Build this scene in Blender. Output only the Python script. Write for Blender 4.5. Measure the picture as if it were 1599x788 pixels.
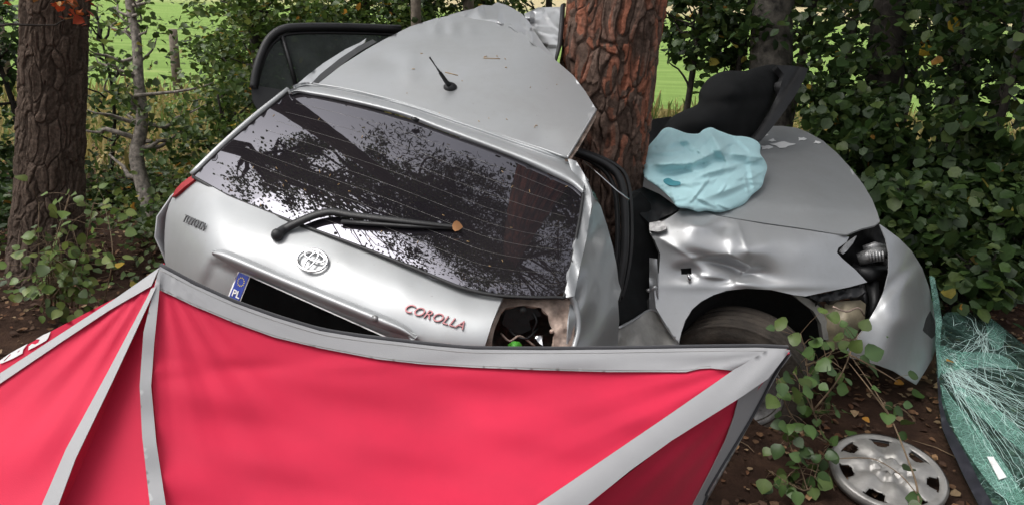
import bpy, bmesh, math, random
import numpy as np
from mathutils import Vector, Matrix, noise as mnoise
from mathutils.geometry import delaunay_2d_cdt

for o in list(bpy.data.objects):
    bpy.data.objects.remove(o)
SC = bpy.context.scene
COL = SC.collection
random.seed(7)
RNG = np.random.default_rng(11)

# ------------------------------------------------------------------ camera
FPX, CX, CY = 1185.0, 799.5, 394.0
CAM_H, PITCH, ROLL = 1.72, math.radians(19.5), math.radians(2.0)
_fw = np.array([0, math.cos(PITCH), -math.sin(PITCH)])
_up0 = np.array([0, math.sin(PITCH), math.cos(PITCH)])
_ri0 = np.array([1.0, 0, 0])
UP = _up0 * math.cos(ROLL) - _ri0 * math.sin(ROLL)
RI = _ri0 * math.cos(ROLL) + _up0 * math.sin(ROLL)
FW = _fw
EYE = np.array([0, 0, CAM_H])
cam_data = bpy.data.cameras.new('camera')
cam = bpy.data.objects.new('camera', cam_data)
COL.objects.link(cam)
cam.matrix_world = Matrix(((RI[0], UP[0], -FW[0], EYE[0]), (RI[1], UP[1], -FW[1], EYE[1]),
                           (RI[2], UP[2], -FW[2], EYE[2]), (0, 0, 0, 1)))
cam_data.sensor_fit = 'HORIZONTAL'
cam_data.sensor_width = 36.0
cam_data.lens = 36.0 * FPX / 1599.0
cam_data.clip_end = 2000
SC.camera = cam

# ------------------------------------------------------------------ sky, sun, exposure
SUN_EL, SUN_AZ = math.radians(63), math.radians(264)     # azimuth clockwise from +Y: high, to the left and behind the camera
world = bpy.data.worlds.new('World')
SC.world = world
world.use_nodes = True
wn, wl = world.node_tree.nodes, world.node_tree.links
wn.clear()
sky = wn.new('ShaderNodeTexSky')
sky.sky_type = 'NISHITA'
sky.sun_disc = False
sky.sun_elevation = SUN_EL
sky.sun_rotation = SUN_AZ
sky.dust_density = 8.0
sky.air_density = 1.0
sky.ozone_density = 1.0
hs = wn.new('ShaderNodeHueSaturation')
hs.inputs['Saturation'].default_value = 0.22          # an overcast sky: nearly white
bg = wn.new('ShaderNodeBackground')
bg.inputs['Strength'].default_value = 0.15
wo = wn.new('ShaderNodeOutputWorld')
wl.new(sky.outputs[0], hs.inputs['Color'])
wl.new(hs.outputs[0], bg.inputs['Color'])
wl.new(bg.outputs[0], wo.inputs['Surface'])
sun_d = bpy.data.lights.new('sun', 'SUN')
sun_d.energy = 0.5
sun_d.angle = math.radians(35)
sun_d.color = (1.0, 0.97, 0.93)
sun = bpy.data.objects.new('sun', sun_d)
COL.objects.link(sun)
_sd = Vector((math.sin(SUN_AZ) * math.cos(SUN_EL), math.cos(SUN_AZ) * math.cos(SUN_EL), math.sin(SUN_EL)))
sun.rotation_euler = _sd.to_track_quat('Z', 'Y').to_euler()
sun.location = (0, 0, 30)
SC.view_settings.view_transform = 'Standard'
SC.view_settings.look = 'None'
SC.view_settings.gamma = 1.0
SC.view_settings.use_curve_mapping = False
SC.view_settings.exposure = 0.50

# ------------------------------------------------------------------ helpers
def ray(px, py):
    return RI * ((px - CX) / FPX) - UP * ((py - CY) / FPX) + FW

def P(px, py, d):
    """photo pixel + distance along the view axis -> point in the place"""
    return EYE + ray(px, py) * d

def G(px, py, z=0.0):
    d = ray(px, py)
    return EYE + d * ((z - EYE[2]) / d[2])

class Depth:
    """smooth distance field through (px, py, distance) samples (planes stay planes)"""
    def __init__(self, ctrl, off=0.0, poly=0, lam=1e-4):
        c = np.array(ctrl, float)
        self.poly = poly
        if poly:
            self.off = off
            self.s = np.linalg.lstsq(self._b(c[:, :2]), 1.0 / c[:, 2], rcond=None)[0]
            return
        self.c = c[:, :2] / 400.0
        v = 1.0 / c[:, 2]
        n = len(c)
        K = self._k(self.c, self.c) + np.eye(n) * lam
        Q = np.hstack([np.ones((n, 1)), self.c])
        A = np.vstack([np.hstack([K, Q]), np.hstack([Q.T, np.zeros((3, 3))])])
        self.s = np.linalg.lstsq(A, np.concatenate([v, np.zeros(3)]), rcond=None)[0]
        self.off = off
    def _b(self, p):
        u = (np.asarray(p, float) - (800, 300)) / 400.0
        return np.stack([u[:, 0] ** i * u[:, 1] ** j for i in range(self.poly + 1) for j in range(self.poly + 1 - i)], 1)
    @staticmethod
    def _k(a, b):
        r2 = ((a[:, None] - b[None]) ** 2).sum(-1) + 1e-12
        return 0.5 * r2 * np.log(r2)
    def many(self, pts):
        if self.poly:
            return 1.0 / (self._b(pts) @ self.s) + self.off
        q = np.asarray(pts, float) / 400.0
        n = len(self.c)
        v = self._k(q, self.c) @ self.s[:n] + self.s[n] + q @ self.s[n + 1:]
        return 1.0 / v + self.off
    def __call__(self, px, py):
        return float(self.many([(px, py)])[0])
    def pt(self, px, py, off=0.0):
        return P(px, py, self(px, py) + off)

def inside(poly, pts):
    poly = np.asarray(poly); pts = np.asarray(pts)
    x, y = pts[:, 0], pts[:, 1]
    res = np.zeros(len(pts), bool)
    j = len(poly) - 1
    for i in range(len(poly)):
        xi, yi = poly[i]; xj, yj = poly[j]
        if yi != yj:
            res ^= ((yi > y) != (yj > y)) & (x < (xj - xi) * (y - yi) / (yj - yi) + xi)
        j = i
    return res

def crom(pts, n=6, closed=False):
    """Catmull-Rom through points of any dimension"""
    pts = [np.array(p, float) for p in pts]
    out = []
    m = len(pts)
    rng = range(m) if closed else range(m - 1)
    for i in rng:
        if closed:
            p0, p1, p2, p3 = pts[(i - 1) % m], pts[i], pts[(i + 1) % m], pts[(i + 2) % m]
        else:
            p1, p2 = pts[i], pts[i + 1]
            p0 = pts[i - 1] if i > 0 else 2 * p1 - p2
            p3 = pts[i + 2] if i + 2 < m else 2 * p2 - p1
        for k in range(n):
            t = k / n
            out.append(0.5 * ((2 * p1) + (p2 - p0) * t + (2 * p0 - 5 * p1 + 4 * p2 - p3) * t * t + (3 * p1 - p0 - 3 * p2 + p3) * t ** 3))
    if not closed:
        out.append(pts[-1])
    return out

def link(name, me, mat=None, parent=None, smooth=True):
    o = bpy.data.objects.new(name, me)
    COL.objects.link(o)
    if mat is not None and len(me.materials) == 0:
        me.materials.append(mat)
    if smooth:
        me.polygons.foreach_set('use_smooth', [True] * len(me.polygons))
    if parent is not None:
        o.parent = parent
        o.matrix_parent_inverse = world_inv(parent)
    return o

def world_inv(o):
    m = o.matrix_basis.copy()
    while o.parent is not None:
        m = o.parent.matrix_basis @ o.matrix_parent_inverse @ m
        o = o.parent
    return m.inverted()

def mesh(name, verts, faces, mat=None, parent=None, smooth=True):
    me = bpy.data.meshes.new(name)
    me.from_pydata([tuple(v) for v in verts], [], faces)
    me.validate()
    return link(name, me, mat, parent, smooth)

def empty(name, loc=(0, 0, 0)):
    o = bpy.data.objects.new(name, None)
    o.empty_display_size = 0.1
    COL.objects.link(o)
    o.location = tuple(loc)
    return o

def tag(o, label=None, cat=None, group=None, kind=None):
    if label: o['label'] = label
    if cat: o['category'] = cat
    if group: o['group'] = group
    if kind: o['kind'] = kind
    return o

def solid(o, t, off=-1.0):
    m = o.modifiers.new('thickness', 'SOLIDIFY')
    m.thickness = t
    m.offset = off
    return o

def panel(name, outline, ctrl, mat, parent=None, step=9.0, thick=0.004, holes=(), curve=0, crumple=None, off=0.0, fn=None, rnd=None):
    """sheet with the given outline, spanned over a smooth distance field, with real thickness"""
    D = ctrl if isinstance(ctrl, Depth) else Depth(ctrl)
    if curve:
        outline = crom(outline, curve, True)
    def dens(poly):
        res = []
        for i in range(len(poly)):
            a = np.array(poly[i], float); b = np.array(poly[(i + 1) % len(poly)], float)
            k = max(1, int(np.linalg.norm(b - a) / step))
            for q in range(k):
                res.append(a + (b - a) * q / k)
        return res
    loops = [dens(outline)] + [dens(h) for h in holes]
    B = np.vstack(loops)
    x0, y0 = B.min(0); x1, y1 = B.max(0)
    gx, gy = np.meshgrid(np.arange(x0, x1, step), np.arange(y0, y1, step * 0.87))
    gx[1::2] += step / 2
    pts = np.stack([gx.ravel(), gy.ravel()], 1)
    pts += np.random.default_rng(3).uniform(-.1, .1, pts.shape) * step
    keep = inside(outline, pts)
    for h in holes:
        keep &= ~inside(h, pts)
    pts = pts[keep]
    if len(pts):
        d2 = ((pts[:, None] - B[None]) ** 2).sum(-1).min(1)
        pts = pts[d2 > (step * 0.5) ** 2]
    allp = [Vector(p) for p in B] + [Vector(p) for p in pts]
    edges = []
    k = 0
    for L in loops:
        n = len(L)
        edges += [(k + i, k + (i + 1) % n) for i in range(n)]
        k += n
    vs, _, fs, *_ = delaunay_2d_cdt(allp, edges, [], 0, 1e-5)
    V = np.array([(v.x, v.y) for v in vs])
    cen = np.array([V[list(f)].mean(0) for f in fs])
    ok = inside(outline, cen)
    for h in holes:
        ok &= ~inside(h, cen)
    d = D.many(V) + off
    if fn is not None:
        d = d + fn(V[:, 0], V[:, 1])
    if rnd:
        ed = np.sqrt(((V[:, None] - B[None]) ** 2).sum(-1).min(1))
        d = d + rnd[1] * (1 - np.sqrt(np.clip(1 - (1 - np.clip(ed / rnd[0], 0, 1)) ** 2, 0, 1)))
    if crumple:
        amp, fr = crumple
        d = d + np.array([amp * (mnoise.noise(Vector((p[0] * fr, p[1] * fr, 3.7))) + 0.5 * abs(mnoise.noise(Vector((p[0] * fr * 2.3, p[1] * fr * 2.3, 9.1))))) for p in V])
    W = [P(p[0], p[1], q) for p, q in zip(V, d)]
    faces = []
    for f, o in zip(fs, ok):
        if not o: continue
        a, b, c = [V[i] for i in f]
        if (b[0] - a[0]) * (c[1] - a[1]) - (b[1] - a[1]) * (c[0] - a[0]) > 0:
            f = f[::-1]                         # facing the camera side
        faces.append(tuple(f))
    return slab(name, W, faces, thick, mat, parent)

def slab(name, W, faces, t, mat, parent):
    """sheet of thickness t: front, back and rim have vertices of their own, so shading stays clean at the edges"""
    W = np.array(W, float)
    used = sorted({i for f in faces for i in f})
    mp = {v: k for k, v in enumerate(used)}
    W = W[used]; faces = [tuple(mp[i] for i in f) for f in faces]
    if not t:
        return mesh(name, W, faces, mat, parent)
    F3 = np.array(faces)
    fn_ = np.cross(W[F3[:, 1]] - W[F3[:, 0]], W[F3[:, 2]] - W[F3[:, 0]])
    N = np.zeros_like(W)
    for k in range(3):
        np.add.at(N, F3[:, k], fn_)
    N /= np.linalg.norm(N, axis=1)[:, None] + 1e-12
    Bk = W - N * t
    n = len(W)
    V = np.vstack([W, Bk])
    fs = list(faces) + [tuple(i + n for i in f[::-1]) for f in faces]
    cnt = {}
    for f in faces:
        for a, b in zip(f, f[1:] + f[:1]):
            cnt[(a, b)] = 1
    rim = [(a, b) for (a, b) in cnt if (b, a) not in cnt]
    ids = sorted({i for e in rim for i in e})
    rm_ = {v: 2 * n + k for k, v in enumerate(ids)}
    V = np.vstack([V, W[ids], Bk[ids]])
    fs += [(rm_[b], rm_[a], rm_[a] + len(ids), rm_[b] + len(ids)) for a, b in rim]
    return mesh(name, V, fs, mat, parent)

def loft(name, A, B, nu, nv, prof, thick, mat, parent):
    """strip between two edge curves of (px, py, distance); prof(t, s) bends it along the view"""
    def res(c):
        c = np.array(crom(c, 8)); L = np.r_[0, np.cumsum(np.linalg.norm(np.diff(c[:, :2], axis=0), axis=1))]
        return np.stack([np.interp(np.linspace(0, L[-1], nu), L, c[:, k]) for k in range(3)], 1)
    a, b = res(A), res(B)
    W = []
    for i in range(nu):
        for j in range(nv):
            t = j / (nv - 1)
            q = a[i] * (1 - t) + b[i] * t
            W.append(P(q[0], q[1], q[2] + prof(t, i / (nu - 1))))
    Fc = []
    for i in range(nu - 1):
        for j in range(nv - 1):
            k = i * nv + j
            Fc += [(k, k + 1, k + nv + 1), (k, k + nv + 1, k + nv)]
    a0, a1, a2 = [np.array(W[i]) for i in Fc[len(Fc) // 2]]
    if np.cross(a1 - a0, a2 - a0) @ (EYE - a0) < 0:
        Fc = [f[::-1] for f in Fc]
    return slab(name, W, Fc, thick, mat, parent)

def frames(path):
    path = [np.array(p, float) for p in path]
    T = []
    for i in range(len(path)):
        a = path[max(i - 1, 0)]; b = path[min(i + 1, len(path) - 1)]
        t = b - a
        T.append(t / (np.linalg.norm(t) + 1e-12))
    ref = np.array([0, 0, 1.0]) if abs(T[0][2]) < .9 else np.array([1.0, 0, 0])
    n = np.cross(T[0], ref); n /= np.linalg.norm(n)
    out = []
    for t in T:
        n = n - t * (n @ t); n /= np.linalg.norm(n) + 1e-12
        out.append((n, np.cross(t, n)))
    return out

def tube_data(path, rad, segs=8, flat=1.0):
    path = [np.array(p, float) for p in path]
    if np.isscalar(rad): rad = [rad] * len(path)
    fr = frames(path)
    V, Fc = [], []
    for (p, r, (n, b)) in zip(path, rad, fr):
        for k in range(segs):
            a = 2 * math.pi * k / segs
            V.append(p + n * (math.cos(a) * r) + b * (math.sin(a) * r * flat))
    m = len(path)
    for i in range(m - 1):
        for k in range(segs):
            a = i * segs + k; b2 = i * segs + (k + 1) % segs
            Fc.append((a, b2, b2 + segs, a + segs))
    Fc.append(tuple(range(segs))[::-1])
    Fc.append(tuple(range((m - 1) * segs, m * segs)))
    return V, Fc

def tube(name, path, rad, mat, parent=None, segs=8, flat=1.0):
    V, Fc = tube_data(path, rad, segs, flat)
    return mesh(name, V, Fc, mat, parent)

def join(parts):
    V, Fc = [], []
    for v, f in parts:
        k = len(V)
        V += list(v)
        Fc += [tuple(i + k for i in q) for q in f]
    return V, Fc

def box_data(o, ax, ay, az, sx, sy, sz):
    o = np.array(o, float)
    V = [o + ax * (sx * a) + ay * (sy * b) + az * (sz * c) for a in (-.5, .5) for b in (-.5, .5) for c in (-.5, .5)]
    return V, [(0, 1, 3, 2), (4, 6, 7, 5), (0, 4, 5, 1), (2, 3, 7, 6), (0, 2, 6, 4), (1, 5, 7, 3)]

def bevel(o, w, n=2):
    m = o.modifiers.new('edge', 'BEVEL')
    m.width = w; m.segments = n; m.limit_method = 'ANGLE'
    return o

def unit(v):
    v = np.array(v, float)
    return v / np.linalg.norm(v)

def text_mesh(name, s, size, extr, mat, parent, origin, xax, nrm, shear=0.0, spacing=1.0, offset=0.0):
    cu = bpy.data.curves.new(name, 'FONT')
    cu.body = s; cu.size = size; cu.extrude = extr; cu.align_x = 'CENTER'; cu.align_y = 'CENTER'
    cu.shear = shear; cu.space_character = spacing; cu.offset = offset; cu.bevel_depth = 0.0
    to = bpy.data.objects.new(name, cu)
    COL.objects.link(to)
    bpy.context.view_layer.update()
    me = bpy.data.meshes.new_from_object(to.evaluated_get(bpy.context.evaluated_depsgraph_get()))
    bpy.data.objects.remove(to)
    x = unit(xax); z = unit(nrm); y = unit(np.cross(z, x)); z = np.cross(x, y)
    M = Matrix(((x[0], y[0], z[0], origin[0]), (x[1], y[1], z[1], origin[1]), (x[2], y[2], z[2], origin[2]), (0, 0, 0, 1)))
    me.transform(M)
    me.materials.clear()
    return link(name, me, mat, parent, smooth=False)

# ------------------------------------------------------------------ materials
def new_mat(name):
    m = bpy.data.materials.new(name)
    m.use_nodes = True
    nt = m.node_tree
    return m, nt.nodes, nt.links, nt.nodes['Principled BSDF']

def ramp(n, stops):
    r = n.new('ShaderNodeValToRGB')
    e = r.color_ramp.elements
    while len(e) < len(stops): e.new(0.5)
    for q, (p, c) in zip(e, stops):
        q.position = p
        q.color = (c[0], c[1], c[2], 1) if not np.isscalar(c) else (c, c, c, 1)
    return r

def tex(n, l, kind, scale, detail=4, rough=.6, obj=True, vec=None):
    t = n.new('ShaderNodeTexNoise' if kind == 'noise' else 'ShaderNodeTexVoronoi')
    t.inputs['Scale'].default_value = scale
    if kind == 'noise':
        t.inputs['Detail'].default_value = detail
        t.inputs['Roughness'].default_value = rough
    if vec is None:
        tc = n.new('ShaderNodeTexCoord')
        vec = tc.outputs['Object']
    l.new(vec, t.inputs['Vector'])
    return t

def simple(name, col, rough=.5, metal=0.0, spec=.5, var=.25, vscale=14.0, bump=0.0, bscale=60.0, coat=0.0):
    m, n, l, b = new_mat(name)
    t = tex(n, l, 'noise', vscale)
    r = ramp(n, [(.3, [c * (1 - var) for c in col]), (.7, [min(1, c * (1 + var)) for c in col])])
    l.new(t.outputs['Fac'], r.inputs['Fac'])
    l.new(r.outputs['Color'], b.inputs['Base Color'])
    b.inputs['Roughness'].default_value = rough
    b.inputs['Metallic'].default_value = metal
    b.inputs['Specular IOR Level'].default_value = spec
    b.inputs['Coat Weight'].default_value = coat
    if bump:
        t2 = tex(n, l, 'noise', bscale, 6)
        bp = n.new('ShaderNodeBump')
        bp.inputs['Strength'].default_value = bump
        bp.inputs['Distance'].default_value = .01
        l.new(t2.outputs['Fac'], bp.inputs['Height'])
        l.new(bp.outputs['Normal'], b.inputs['Normal'])
    return m

def paint(name, col, dirt=.5, rough=.40):
    """silver metallic car paint under a clear coat, dusty and speckled"""
    m, n, l, b = new_mat(name)
    big = tex(n, l, 'noise', 5.0, 8, .65)
    fine = tex(n, l, 'noise', 260.0, 2, .5)
    sp = tex(n, l, 'noise', 85.0, 3, .55)
    r1 = ramp(n, [(.44, 0.0), (.78, 1.0)])
    l.new(big.outputs['Fac'], r1.inputs['Fac'])
    r2 = ramp(n, [(.70, 0.0), (.76, 1.0)])
    l.new(sp.outputs['Fac'], r2.inputs['Fac'])
    mx = n.new('ShaderNodeMixRGB')
    mx.inputs[1].default_value = (*col, 1)
    mx.inputs[2].default_value = (.17, .145, .115, 1)
    ad = n.new('ShaderNodeMath'); ad.operation = 'MULTIPLY_ADD'
    ad.inputs[1].default_value = .32 * dirt
    l.new(r1.outputs['Color'], ad.inputs[0])
    mu = n.new('ShaderNodeMath'); mu.operation = 'MULTIPLY'; mu.inputs[1].default_value = .6 * dirt
    l.new(r2.outputs['Color'], mu.inputs[0])
    l.new(mu.outputs[0], ad.inputs[2])
    tcs = n.new('ShaderNodeTexCoord'); mps = n.new('ShaderNodeMapping')
    mps.inputs['Rotation'].default_value = (.3, .5, .35); mps.inputs['Scale'].default_value = (7, 260, 190)
    l.new(tcs.outputs['Object'], mps.inputs['Vector'])
    sc = tex(n, l, 'noise', 1.0, 2, .5, vec=mps.outputs[0])
    rs = ramp(n, [(.70, 0.0), (.76, .30 * dirt)])
    l.new(sc.outputs['Fac'], rs.inputs['Fac'])
    a2 = n.new('ShaderNodeMath'); a2.operation = 'ADD'; a2.use_clamp = True
    l.new(ad.outputs[0], a2.inputs[0]); l.new(rs.outputs['Color'], a2.inputs[1])
    l.new(a2.outputs[0], mx.inputs[0])
    l.new(mx.outputs[0], b.inputs['Base Color'])
    rr = n.new('ShaderNodeMapRange')
    rr.inputs[3].default_value = rough; rr.inputs[4].default_value = rough + .14
    l.new(big.outputs['Fac'], rr.inputs[0])
    l.new(rr.outputs[0], b.inputs['Roughness'])
    b.inputs['Metallic'].default_value = .45
    b.inputs['Coat Weight'].default_value = .22
    b.inputs['Coat Roughness'].default_value = .10
    bp = n.new('ShaderNodeBump'); bp.inputs['Strength'].default_value = .03; bp.inputs['Distance'].default_value = .002
    l.new(fine.outputs['Fac'], bp.inputs['Height'])
    l.new(bp.outputs['Normal'], b.inputs['Normal'])
    return m

def attr_mat(name, rough=.6, spec=.3, translucent=0.0, noise_amt=.25, nscale=30.0, bump=0.0, bscale=80.0, bdist=.004):
    """colour from the mesh's own 'Col' attribute (one colour for each leaf or bark plate), varied by fine noise"""
    m, n, l, b = new_mat(name)
    a = n.new('ShaderNodeAttribute'); a.attribute_name = 'Col'
    t = tex(n, l, 'noise', nscale, 5)
    r = ramp(n, [(.25, 1 - noise_amt), (.75, 1 + noise_amt)])
    l.new(t.outputs['Fac'], r.inputs['Fac'])
    mx = n.new('ShaderNodeMixRGB'); mx.blend_type = 'MULTIPLY'; mx.inputs[0].default_value = 1
    l.new(a.outputs['Color'], mx.inputs[1]); l.new(r.outputs['Color'], mx.inputs[2])
    l.new(mx.outputs[0], b.inputs['Base Color'])
    b.inputs['Roughness'].default_value = rough
    b.inputs['Specular IOR Level'].default_value = spec
    if bump:
        t2 = tex(n, l, 'noise', bscale, 8, .7)
        bp = n.new('ShaderNodeBump'); bp.inputs['Strength'].default_value = bump; bp.inputs['Distance'].default_value = bdist
        l.new(t2.outputs['Fac'], bp.inputs['Height'])
        l.new(bp.outputs['Normal'], b.inputs['Normal'])
    if translucent:
        tr = n.new('ShaderNodeBsdfTranslucent')
        ms = n.new('ShaderNodeMixShader'); ms.inputs[0].default_value = translucent
        l.new(mx.outputs[0], tr.inputs['Color'])
        l.new(b.outputs[0], ms.inputs[1]); l.new(tr.outputs[0], ms.inputs[2])
        l.new(ms.outputs[0], n['Material Output'].inputs['Surface'])
    return m

M = {}
M['paint'] = paint('silver_paint', (.385, .397, .405), .6)
M['paint_torn'] = paint('silver_paint_creased', (.42, .43, .44), .7, .28)
M['paint_bumper'] = paint('bumper_paint', (.35, .36, .37), 1.1, .34)
M['primer'] = simple('inner_panel_grey', (.30, .29, .27), .45, .3, var=.35, vscale=9, bump=.2)
M['rust'] = simple('rusty_inner_metal', (.36, .27, .22), .55, .2, var=.6, vscale=22, bump=.25)
M['black'] = simple('black_plastic', (.010, .010, .011), .5, var=.35, bump=.12, bscale=240)
M['rubber'] = simple('black_rubber', (.014, .014, .015), .5, var=.3, bump=.1, bscale=120)
M['seat'] = simple('black_interior_panel', (.008, .0085, .009), .8, spec=.2, var=.3, bump=.15, bscale=300)
M['dark'] = simple('dark_cavity', (.010, .010, .010), .7, var=.5, vscale=25, bump=.3, bscale=50)
M['cavity'] = simple('brown_inner_metal', (.075, .058, .048), .7, .1, var=.6, vscale=30, bump=.4)  # dark brown, mottled at random
M['chrome'] = simple('chrome', (.60, .60, .61), .22, 1.0, var=.08)
M['chrome_red'] = simple('chrome_letter', (.20, .085, .09), .3, .7, var=.2)
M['letter_grey'] = simple('dull_chrome_letter', (.16, .16, .165), .35, .6, var=.2)
M['mech'] = simple('cast_aluminium', (.30, .30, .30), .4, .6, var=.5, vscale=30, bump=.3)
M['beige'] = simple('yellowed_plastic', (.34, .29, .20), .45, var=.35, vscale=12, bump=.1)
M['white'] = simple('white_plastic', (.78, .78, .77), .45, var=.05)
M['plate_blue'] = simple('plate_blue', (.02, .045, .30), .35, var=.1)
M['plate_black'] = simple('blacked_out_field', (.003, .003, .003), 1.0, spec=0.0, var=.2)
M['yellow'] = simple('star_yellow', (.75, .58, .05), .5, var=.05)
M['green'] = simple('green_wad', (.07, .34, .03), .5, var=.2)
M['red_lamp'] = simple('red_lamp', (.30, .006, .010), .25, var=.1, spec=.3)
M['tyre'] = simple('tyre_rubber', (.026, .021, .017), .75, var=.6, vscale=11, bump=.5, bscale=70)
M['tyre_dusty'] = simple('tyre_rubber_dusty', (.045, .036, .028), .85, var=.6, vscale=11, bump=.5, bscale=70)
M['wood'] = simple('weathered_post', (.16, .13, .10), .85, var=.4, vscale=20, bump=.5)
M['twig'] = simple('twig_bark', (.16, .11, .065), .8, var=.4, vscale=40, bump=.3)
M['darkbark'] = simple('dark_bark', (.040, .033, .027), .9, var=.6, vscale=16, bump=.9, bscale=26)
M['birchbark'] = simple('birch_bark', (.24, .21, .18), .85, var=.75, vscale=32, bump=.4)
M['lichenbark'] = simple('lichened_bark', (.085, .075, .062), .9, var=.8, vscale=14, bump=.7, bscale=30)
M['tan'] = simple('dry_needle', (.42, .27, .12), .7, var=.3)
M['bark'] = attr_mat('pine_bark', .92, .12, 0, .55, 60, 1.0, 130, .008)
M['leaf'] = attr_mat('leaf', .45, .45, .38, .22, 60)
M['leaf_big'] = attr_mat('near_leaf', .42, .45, .30, .25, 70)
M['litter'] = attr_mat('leaf_litter', .75, .25, .1, .3, 50)
M['grass'] = attr_mat('grass_blades', .6, .3, .35, .2, 30)

# dark window glass: tinted pane that mirrors the canopy and sky, dusty
def window_glass(name):
    m, n, l, b = new_mat(name)
    t = tex(n, l, 'noise', 150, 3, .6)
    r = ramp(n, [(.66, 0.0), (.76, 1.0)])
    l.new(t.outputs['Fac'], r.inputs['Fac'])
    t2 = tex(n, l, 'noise', 3.0, 6, .6)
    r2 = ramp(n, [(.35, 0.0), (.9, .05)])
    l.new(t2.outputs['Fac'], r2.inputs['Fac'])
    b.inputs['Base Color'].default_value = (.012, .0105, .013, 1)
    b.inputs['Roughness'].default_value = .015
    b.inputs['IOR'].default_value = 1.8
    b.inputs['Specular IOR Level'].default_value = .74
    b.inputs['Specular Tint'].default_value = (.88, .87, 1.0, 1)  # lavender cast of the mirrored sky put into the reflection colour
    df = n.new('ShaderNodeBsdfDiffuse'); df.inputs['Color'].default_value = (.22, .19, .17, 1)
    ms = n.new('ShaderNodeMixShader')
    mu = n.new('ShaderNodeMath'); mu.operation = 'MULTIPLY_ADD'; mu.inputs[1].default_value = .35
    l.new(r.outputs['Color'], mu.inputs[0]); l.new(r2.outputs['Color'], mu.inputs[2])
    l.new(mu.outputs[0], ms.inputs[0])
    l.new(b.outputs[0], ms.inputs[1]); l.new(df.outputs[0], ms.inputs[2])
    l.new(ms.outputs[0], n['Material Output'].inputs['Surface'])
    return m
M['glass'] = window_glass('tinted_window')

def clear_glass(name, tint, dens, rough=.03):
    m, n, l, b = new_mat(name)
    tr = n.new('ShaderNodeBsdfTransparent'); tr.inputs['Color'].default_value = (*tint, 1)
    b.inputs['Base Color'].default_value = (tint[0] * .5, tint[1] * .5, tint[2] * .5, 1)
    b.inputs['Roughness'].default_value = rough
    ms = n.new('ShaderNodeMixShader')
    t = tex(n, l, 'noise', 7, 5)
    r = ramp(n, [(.3, dens * .6), (.7, dens * 1.3)])
    l.new(t.outputs['Fac'], r.inputs['Fac'])
    l.new(r.outputs['Color'], ms.inputs[0])
    l.new(tr.outputs[0], ms.inputs[1]); l.new(b.outputs[0], ms.inputs[2])
    l.new(ms.outputs[0], n['Material Output'].inputs['Surface'])
    return m
M['door_glass'] = clear_glass('door_glass', (.30, .34, .32), .25)
def crazed(name, tint, base, c1, c2, amt):
    m, n, l, b = new_mat(name)
    tc = n.new('ShaderNodeTexCoord')
    wv = tex(n, l, 'noise', 6, 3)
    va = n.new('ShaderNodeMixRGB'); va.inputs[0].default_value = .06
    l.new(tc.outputs['Object'], va.inputs[1]); l.new(wv.outputs['Color'], va.inputs[2])
    acc = None
    for sc, w in ((c1, .035), (c2, .05)):
        v = n.new('ShaderNodeTexVoronoi'); v.feature = 'DISTANCE_TO_EDGE'; v.inputs['Scale'].default_value = sc
        l.new(va.outputs[0], v.inputs['Vector'])
        mr = n.new('ShaderNodeMapRange'); mr.inputs[1].default_value = 0; mr.inputs[2].default_value = w; mr.inputs[3].default_value = 1; mr.inputs[4].default_value = 0
        l.new(v.outputs['Distance'], mr.inputs[0])
        if acc is None: acc = mr.outputs[0]
        else:
            pn = tex(n, l, 'noise', 5, 3); pr = ramp(n, [(.42, 0.0), (.6, 1.0)]); l.new(pn.outputs['Fac'], pr.inputs['Fac'])
            mm = n.new('ShaderNodeMath'); mm.operation = 'MULTIPLY'; l.new(mr.outputs[0], mm.inputs[0]); l.new(pr.outputs['Color'], mm.inputs[1])
            mx = n.new('ShaderNodeMath'); mx.operation = 'MAXIMUM'; l.new(acc, mx.inputs[0]); l.new(mm.outputs[0], mx.inputs[1]); acc = mx.outputs[0]
    big = tex(n, l, 'noise', 4, 6, .7); br = ramp(n, [(.35, base * .4), (.7, base * 1.8)]); l.new(big.outputs['Fac'], br.inputs['Fac'])
    ad = n.new('ShaderNodeMath'); ad.operation = 'MULTIPLY_ADD'; ad.use_clamp = True; ad.inputs[1].default_value = amt
    l.new(acc, ad.inputs[0]); l.new(br.outputs['Color'], ad.inputs[2])
    tr = n.new('ShaderNodeBsdfTransparent'); tr.inputs['Color'].default_value = (*tint, 1)
    b.inputs['Base Color'].default_value = (.46, .74, .66, 1); b.inputs['Roughness'].default_value = .25
    ms = n.new('ShaderNodeMixShader')
    l.new(ad.outputs[0], ms.inputs[0]); l.new(tr.outputs[0], ms.inputs[1]); l.new(b.outputs[0], ms.inputs[2])
    l.new(ms.outputs[0], n['Material Output'].inputs['Surface'])
    return m
M['screen_glass'] = crazed('green_laminated_glass', (.62, .78, .72), .025, 11, 42, .16)
M['crack'] = simple('white_fracture_lines', (.62, .82, .77), .35, var=.2)
M['craze'] = crazed('crazed_glass', (.60, .80, .73), .13, 40, 110, .42)
M['frit'] = simple('black_ceramic_border', (.025, .025, .032), .35, var=.3)

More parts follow.
